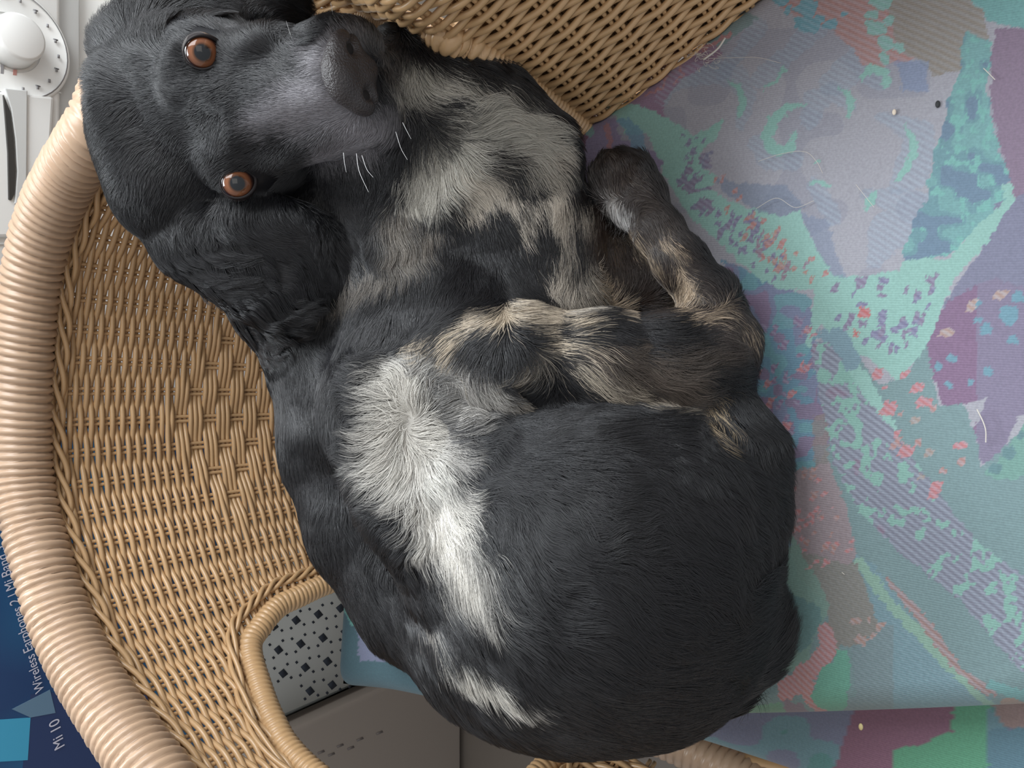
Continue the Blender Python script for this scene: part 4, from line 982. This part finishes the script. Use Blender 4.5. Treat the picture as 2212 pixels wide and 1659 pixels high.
# ---- eyes
M_EYE = bpy.data.materials.new('eye_iris'); M_EYE.use_nodes = True
nt = M_EYE.node_tree; b = nt.nodes['Principled BSDF']; b.inputs['Roughness'].default_value = 0.12; b.inputs['Specular IOR Level'].default_value = 0.2; b.inputs['Coat Weight'].default_value = 0.6; b.inputs['Coat Roughness'].default_value = 0.02
tc = nt.nodes.new('ShaderNodeTexCoord'); sx = nt.nodes.new('ShaderNodeSeparateXYZ'); nt.links.new(tc.outputs['Object'], sx.inputs[0])
at2 = nt.nodes.new('ShaderNodeMath'); at2.operation = 'POWER'; at2.inputs[1].default_value = 2; nt.links.new(sx.outputs[0], at2.inputs[0])
bt2 = nt.nodes.new('ShaderNodeMath'); bt2.operation = 'MULTIPLY_ADD'; nt.links.new(sx.outputs[1], bt2.inputs[0]); nt.links.new(sx.outputs[1], bt2.inputs[1]); nt.links.new(at2.outputs[0], bt2.inputs[2])
sq = nt.nodes.new('ShaderNodeMath'); sq.operation = 'SQRT'; nt.links.new(bt2.outputs[0], sq.inputs[0])
dv = nt.nodes.new('ShaderNodeMath'); dv.operation = 'DIVIDE'; dv.inputs[1].default_value = 40 * PXM; nt.links.new(sq.outputs[0], dv.inputs[0])
rp = nt.nodes.new('ShaderNodeValToRGB'); nt.links.new(dv.outputs[0], rp.inputs[0]); el = rp.color_ramp.elements
el[0].position = 0.0; el[0].color = (0.012, 0.014, 0.017, 1); el[1].position = 0.36; el[1].color = (0.012, 0.014, 0.017, 1)
for p_, c_ in ((0.41, (78, 50, 34)), (0.52, (122, 78, 54)), (0.66, (110, 68, 46)), (0.76, (58, 34, 28)), (0.84, (30, 22, 22)), (0.93, (34, 28, 28))):
    e_ = el.new(p_); e_.color = (*lin(c_), 1)
nt.links.new(rp.outputs[0], b.inputs['Base Color'])
M_LID = mat('eyelid_skin', (30, 25, 26), 0.6, 0.3)
M_NOSE = mat('nose_leather', (58, 54, 55), 0.36, 0.5, bump=0.5, bscale=900)
def sphere_grid(r, n=32):
    th = np.linspace(0, math.pi, n)[:, None]; ph = np.linspace(0, 2 * math.pi, 2 * n, endpoint=False)[None]
    return np.stack([r * np.sin(th) * np.cos(ph), r * np.sin(th) * np.sin(ph), r * np.cos(th) + 0 * ph], -1)
for (ex, ey), sgn in (((437, 113), -1), ((513, 396), 1)):
    c = H(2, sgn * 147, 6)
    # slide the centre so that it sits behind the seen iris
    dpt = (c - CAM) @ FW; c = PD(ex, ey, dpt + 0.012)
    n_ = unit(CAM - c)
    m_ = MB(); m_.grid(sphere_grid(40 * PXM), True)
    eye = m_.build('eye', M_EYE); fix_normals(eye)
    eye.location = c; eye.rotation_euler = Vector(n_).to_track_quat('Z', 'Y').to_euler()
    # lids: an almond rim following the eyeball
    ax = unit(HM - n_ * (HM @ n_)); ay = np.cross(n_, ax)
    a = np.linspace(0, 2 * math.pi, 60)
    w1, w2 = 36 * PXM, 31 * PXM
    q = ax * (np.cos(a) * w1 * (1 + 0.10 * np.maximum(np.cos(a), 0) ** 3))[:, None] + ay * (np.sin(a) * w2)[:, None]
    rr = np.linalg.norm(q, axis=1); q = q + n_ * np.sqrt(np.maximum((43 * PXM) ** 2 - rr ** 2, (12 * PXM) ** 2))[:, None]
    m_ = MB(); m_.tube(c + q, (2.8 + 1.6 * np.cos(a)) * PXM, 8, up=n_, caps=False)
    lid = m_.build('eyelid', M_LID); into(dog, eye, lid)
# ---- nose leather with nostrils
C_N = H(298, 0, -70)
FN = Field(C_N - 0.04, C_N + 0.04, 0.0008)
FN.ell(H(294, 0, -68), hr(34, 62, 56), HR, 0.004)
FN.ell(H(290, 0, -34), hr(30, 46, 28), HR, 0.006)
for s_ in (-1, 1):
    FN.ell(H(304, s_ * 50, -74), hr(27, 34, 40), HR, 0.006)
FN.ell(H(316, 0, -108), hr(16, 22, 30), HR, 0.008)
for s_ in (-1, 1):
    FN.ell(H(336, s_ * 44, -66), hr(24, 13, 15), HR, 0.004, sub=True)
    FN.chain([(H(330, s_ * 52, -78), 6 * PXM), (H(310, s_ * 84, -94), 5 * PXM)], 0.003, sub=True)
FN.chain([(H(338, 0, -76), 3 * PXM), (H(334, 0, -136), 3 * PXM)], 0.002, sub=True)
for s_ in (-1, 1):
    R3 = sphere_grid(1.0, 12) * (np.array([6, 15, 17]) * PXM) @ HR + H(315, s_ * 45, -67)
    m_ = MB(); m_.grid(R3, True); o_ = m_.build('nostril', mat('nostril_dark', (20, 18, 20), 0.7)); into(dog, o_)
Vn, Fn = FN.mesh(); Vn = relax(Vn, Fn, 2)
nose = mesh_obj('nose', Vn, Fn, M_NOSE); into(dog, nose)

# ---- fur
areaF = None
def fur(name, N, width, seed=3):
    r_ = np.random.default_rng(seed)
    A, B, C, D = (V_[F_[:, k]] for k in range(4))
    ar = np.linalg.norm(np.cross(C - A, D - B), axis=1) / 2; cen = (A + B + C + D) / 4
    cx, cy = proj(cen); nf = unit(np.cross(C - A, D - B)); facing = (nf * unit(CAM - cen)).sum(1)
    wgt = ar * np.where(facing > -0.25, 1.0, 0.30)
    wgt *= np.where(cen[:, 2] < ZS + 0.004, 0.05, 1)
    hd = np.hypot(cx - 500, cy - 260) < 330; wgt *= np.where(hd, 1.5, 1)
    i = r_.choice(len(F_), N, p=wgt / wgt.sum()); u, v = r_.random(N)[:, None], r_.random(N)[:, None]
    p = (A[i] * (1 - u) + B[i] * u) * (1 - v) + (D[i] * (1 - u) + C[i] * u) * v
    n = FD.grad(p); px, py = proj(p)
    # keep clear of eyes and nose leather
    lm = (p - E0) @ HR.T / PXM
    keep = np.ones(N, bool)
    for s_ in (-1, 1): keep &= ~((np.hypot((lm[:, 0] - 4) / 39, (lm[:, 1] - s_ * 147) / 33) < 1) & (lm[:, 2] > -70))
    keep &= ~((np.hypot((lm[:, 1]) / 68, (lm[:, 2] + 74) / 52) < 1) & (lm[:, 0] > 262))
    p, n, px, py, lm = p[keep], n[keep], px[keep], py[keep], lm[keep]; N = len(p)
    # combing: guides give a direction in the picture, a length in mm and a lift
    G = np.array(GUIDES, float)
    w_ = 1.0 / ((px[:, None] - G[None, :, 0]) ** 2 + (py[:, None] - G[None, :, 1]) ** 2 + 150.0) ** 1.7
    w_ /= w_.sum(1, keepdims=True)
    gd = G[:, 2:4] / np.linalg.norm(G[:, 2:4], axis=1, keepdims=True)
    d2 = w_ @ gd; Lh = (w_ @ G[:, 4]) * 0.001; lift = w_ @ G[:, 5]; wav = w_ @ G[:, 6]
    a_ = 0.45 * noise3(p, 55.0) + 0.30 * noise3(p + 3.1, 170.0) + 0.10 * r_.standard_normal(N)
    ca, sa = np.cos(a_), np.sin(a_); d2 = np.stack([d2[:, 0] * ca - d2[:, 1] * sa, d2[:, 0] * sa + d2[:, 1] * ca], 1)
    d3 = d2[:, :1] * XC - d2[:, 1:] * YC; t = unit(d3 - n * (d3 * n).sum(1, keepdims=True)); bb = np.cross(n, t)
    Lh = Lh * (0.65 + 0.6 * r_.random(N)); K = 6
    s = np.linspace(0, 1, K)
    ph = 6 * noise3(p + 7.7, 45.0)
    pts = np.empty((N, K, 3), np.float32)
    for k_, sk in enumerate(s):
        up_ = lift * (sk - 0.62 * sk * sk) * 1.0
        wv = wav * np.sin(sk * 5.5 + ph) * 0.20 * sk ** 0.5
        pts[:, k_] = p + (t * (sk * 0.97)[..., None] if np.ndim(sk) else t * sk * 0.97) * Lh[:, None] + n * (up_ * Lh + 0.0002)[:, None] + bb * (wv * Lh)[:, None]
    # clump: tips of neighbouring hairs draw together
    cell = np.floor(p / (0.0045)).astype(int); key = (cell[:, 0] * 73856093) ^ (cell[:, 1] * 19349663) ^ (cell[:, 2] * 83492791)
    _, inv = np.unique(key, return_inverse=True); cnt = np.bincount(inv)
    long_ = np.clip((Lh - 0.008) / 0.012, 0, 1)
    for k_ in range(2, K):
        mean = np.stack([np.bincount(inv, pts[:, k_, c_]) / cnt for c_ in range(3)], 1)[inv]
        f_ = (0.55 * s[k_] ** 1.3 * long_)[:, None]; pts[:, k_] += (mean - pts[:, k_]) * f_
    big = np.clip((wav - 0.45) * 4, 0, 1) * (Lh > 0.012)
    cell = np.floor((p + 0.004 * noise3(p, 90.0)[:, None]) / 0.0105).astype(int); key = (cell[:, 0] * 73856093) ^ (cell[:, 1] * 19349663) ^ (cell[:, 2] * 83492791)
    _, inv = np.unique(key, return_inverse=True); cnt = np.bincount(inv)
    for k_ in range(1, K):
        mean = np.stack([np.bincount(inv, pts[:, k_, c_]) / cnt for c_ in range(3)], 1)[inv]
        f_ = (0.62 * s[k_] ** 0.8 * big)[:, None]; pts[:, k_] += (mean - pts[:, k_]) * f_
    zmin = ZS + 0.001
    pts[:, :, 2] = np.maximum(pts[:, :, 2], zmin)
    hc = bpy.data.hair_curves.new(name); hc.add_curves([K] * N)
    hc.attributes['position'].data.foreach_set('vector', pts.reshape(-1))
    rad = (width * np.array([1.0, 1.0, 0.95, 0.8, 0.55, 0.15]))[None] * (0.7 + 0.6 * r_.random(N))[:, None] * np.where(Lh < 0.01, 0.8, 1)[:, None]
    ra = hc.attributes.get('radius') or hc.attributes.new('radius', 'FLOAT', 'POINT'); ra.data.foreach_set('value', rad.astype(np.float32).ravel())
    c = coat(px + 9 * r_.standard_normal(N), py + 9 * r_.standard_normal(N)); c = c * (0.75 + 0.5 * r_.random(N))[:, None]
    ca_ = hc.attributes.new('coat', 'FLOAT_COLOR', 'CURVE'); ca_.data.foreach_set('color', np.hstack([c, np.ones((N, 1))]).astype(np.float32).ravel())
    hc.materials.append(M_FUR)
    o = bpy.data.objects.new(name, hc); COL.objects.link(o); into(dog, o)
    return o
# px, py, direction, length mm, lift, wave
GUIDES = [
 # head: short, from the nose backwards
 (700, 200, -1, .3, 2.5, .25, 0), (600, 230, -1, .2, 3.5, .25, 0), (640, 330, -.8, .7, 4, .25, 0), (600, 150, -.9, -.2, 3.5, .25, 0), (500, 230, -1, .3, 4, .25, 0), (420, 260, -1, .3, 5, .25, 0), (320, 280, -1, .4, 6, .25, 0), (260, 250, -.9, .5, 7, .3, 0),
 (380, 160, -1, -.2, 5, .25, 0), (300, 160, -1, -.1, 7, .3, 0), (220, 140, -.8, -.3, 16, .4, .3), (240, 90, -.6, -.7, 18, .4, .3), (420, 70, -.9, -.3, 6, .25, 0), (500, 90, -.6, -.6, 5, .25, 0), (560, 90, -.6, -.5, 5, .25, 0),
 (440, 330, -1, .6, 5, .25, 0), (420, 420, -.6, 1, 6, .25, 0), (340, 400, -.4, 1, 8, .25, 0), (300, 340, -.6, .8, 7, .25, 0), (560, 440, -.2, 1, 6, .25, 0), (600, 370, -.6, .8, 5, .25, 0), (720, 330, -.2, 1, 4, .3, 0), (800, 300, 0, 1, 4, .3, 0), (840, 200, .6, .6, 4, .3, 0), (780, 80, -.5, -.8, 4, .3, 0),
 # lower ear, wavy
 (360, 480, .1, 1, 14, .2, .3), (400, 540, .4, 1, 20, .3, .8), (450, 600, .7, .7, 26, .4, 1.3), (500, 560, .8, .6, 28, .35, 1.3), (520, 650, .9, .4, 30, .45, 1.5), (600, 640, .8, .5, 30, .4, 1.4), (580, 700, .8, .3, 26, .35, 1.2), (650, 570, .7, .6, 28, .3, 1.2), (700, 600, .4, .9, 24, .3, 1.0), (630, 500, .7, .5, 22, .2, .6), (740, 540, .6, .7, 20, .2, .6), (560, 500, .7, .7, 18, .2, .5),
 # upper ear
 (300, 60, .6, -.7, 20, .2, .4), (420, 20, .9, -.2, 24, .2, .4), (560, 10, 1, 0, 26, .2, .5), (600, 60, .9, .2, 18, .2, .4),
 # throat
 (880, 160, .2, 1, 12, .5, .4), (930, 200, .8, .3, 26, .4, .5), (980, 260, .9, -.2, 30, .35, .5), (1060, 290, 1, .2, 32, .35, .5), (1150, 320, .9, .5, 30, .3, .5), (1200, 300, .7, .5, 24, .3, .5), (1100, 240, .8, .4, 26, .35, .4), (900, 300, -.3, 1, 22, .4, .5), (880, 400, -.3, 1, 24, .4, .5), (850, 500, -.3, 1, 24, .35, .5), (900, 540, 0, 1, 20, .3, .4), (780, 620, -.7, .8, 22, .25, .4), (680, 680, -.6, .8, 18, .2, .3),
 (1050, 400, .4, .9, 14, .2, .2), (1140, 430, .4, 1, 14, .2, .2), (1210, 470, .2, 1, 14, .2, .2), (1220, 580, .3, 1, 22, .25, .5), (1250, 640, .6, .6, 20, .25, .4), (1000, 560, 0, 1, 12, .15, 0), (900, 650, 0, 1, 12, .15, 0), (1080, 560, .1, 1, 12, .15, 0),
 (700, 760, .6, .6, 14, .15, .2), (620, 820, .1, 1, 14, .12, 0), (680, 980, .05, 1, 16, .12, 0), (740, 1150, .25, 1, 18, .12, .2), (820, 1280, .5, .9, 22, .15, .3), (960, 1440, .7, .7, 22, .15, .3), (1120, 1520, .9, .4, 20, .15, .2), (1300, 1560, 1, .1, 20, .15, .2), (760, 900, .1, 1, 16, .12, 0),
 # breast whorl
 (900, 770, -.8, .2, 16, .4, .5), (840, 830, -.9, -.25, 24, .5, .5), (850, 880, -.9, .4, 24, .5, .5), (900, 860, .3, -.9, 20, .4, .5), (930, 850, .9, -.3, 22, .4, .6), (960, 900, .9, .2, 24, .4, .6), (820, 950, -1, .05, 28, .45, .5), (860, 1000, -1, .1, 30, .4, .5), (880, 1060, -.9, .5, 26, .4, .6), (920, 960, .9, -.2, 26, .4, .5), (970, 1000, .9, .5, 24, .35, .5),
 (890, 1000, .4, .9, 18, .3, .3), (940, 1080, .6, .8, 18, .25, .3), (1000, 1060, .9, .6, 24, .3, .4), (1020, 1130, .8, .7, 26, .3, .4), (960, 1150, .5, .9, 20, .25, .3), (1000, 1230, .75, .6, 30, .3, .4), (1060, 1250, .9, .45, 34, .3, .5), (920, 1140, -.4, .9, 24, .4, .8), (880, 1180, .2, 1, 28, .4, .9),
 (980, 1400, .75, .6, 28, .2, .3), (1060, 1460, .8, .6, 30, .2, .3),
 # upper arm
 (980, 750, -.5, .8, 12, .2, .2), (1040, 700, -.9, .4, 12, .15, .1), (1150, 690, .9, .15, 12, .15, .1), (1250, 705, 1, .1, 12, .15, .1), (1200, 745, 1, .1, 12, .15, .1), (1400, 720, 1, 0, 14, .2, .2), (1000, 830, .7, .6, 22, .4, .6), (1060, 840, .8, .6, 24, .4, .6), (1150, 800, -.7, .6, 20, .3, .4), (1280, 815, .85, .5, 34, .35, .5), (1350, 860, .9, .4, 34, .3, .5),
 (1350, 770, .9, -.2, 26, .3, .6), (1450, 830, .9, .3, 26, .3, .5), (1500, 900, .3, 1, 26, .3, .6), (1540, 880, .5, .9, 24, .3, .6), (1560, 750, .9, -.1, 14, .2, .1),
 # forearm and paw: down towards the toes
 (1600, 720, .4, .6, 7, .2, 0), (1520, 620, -.6, -.7, 7, .2, 0), (1440, 510, -.6, -.7, 7, .2, 0), (1350, 460, -.3, .9, 7, .3, 0), (1350, 400, -.4, -.9, 5, .25, 0), (1310, 360, -.4, -.9, 5, .25, 0), (1330, 600, -.2, -1, 9, .2, 0), (1480, 670, .8, -.4, 10, .2, 0),
 # flank
 (1150, 950, .9, .35, 24, .15, .3), (1300, 950, .9, .4, 26, .15, .3), (1150, 1100, .9, .5, 26, .15, .3), (1200, 1250, .95, .3, 24, .12, .2), (1300, 1160, 1, -.3, 24, .2, .5), (1330, 1210, .9, .5, 24, .2, .5), (1450, 1100, .8, .6, 26, .15, .3), (1550, 1000, .6, .8, 28, .2, .4), (1450, 1300, .9, .4, 26, .15, .3), (1600, 1200, .5, .9, 30, .2, .5),
 (1620, 1320, .9, -.1, 40, .25, .5), (1640, 1400, .9, -.3, 40, .25, .6), (1600, 1480, .8, .3, 32, .2, .4), (1300, 1400, 1, .2, 24, .12, .2), (1450, 1480, 1, 0, 26, .12, .2),
]
fur('fur', NFUR, 0.000115)
# ---- whiskers
M_WSK = mat('whisker_white', (200, 200, 200), 0.4)
for pts_ in ([(742, 330, -3), (744, 350, 0), (748, 372, 2)], [(770, 332, 0), (776, 370, 6), (796, 415, 12)], [(782, 336, 0), (792, 365, 5), (806, 383, 8)], [(855, 285, 0), (866, 320, 6), (880, 345, 10)], [(870, 265, 0), (880, 285, 4), (888, 300, 8)],
             [(655, 118, 0), (632, 85, 6), (618, 45, 10)], [(722, 50, 0), (718, 25, 5), (714, 5, 9)], [(688, 64, 0), (680, 45, 4), (678, 36, 6)], [(280, 66, 6), (292, 88, 2), (305, 105, 0)], [(478, 182, 0), (500, 205, 8), (535, 210, 2)]):
    w3 = [PD(a, b, 0.47 - c * 0.0012 - 0.035 * (a > 600)) for a, b, c in pts_]
    m_ = MB(); m_.tube(spline(w3, 14), np.linspace(0.00022, 0.00008, 14), 5); ob = m_.build('whisker', M_WSK); into(dog, ob)
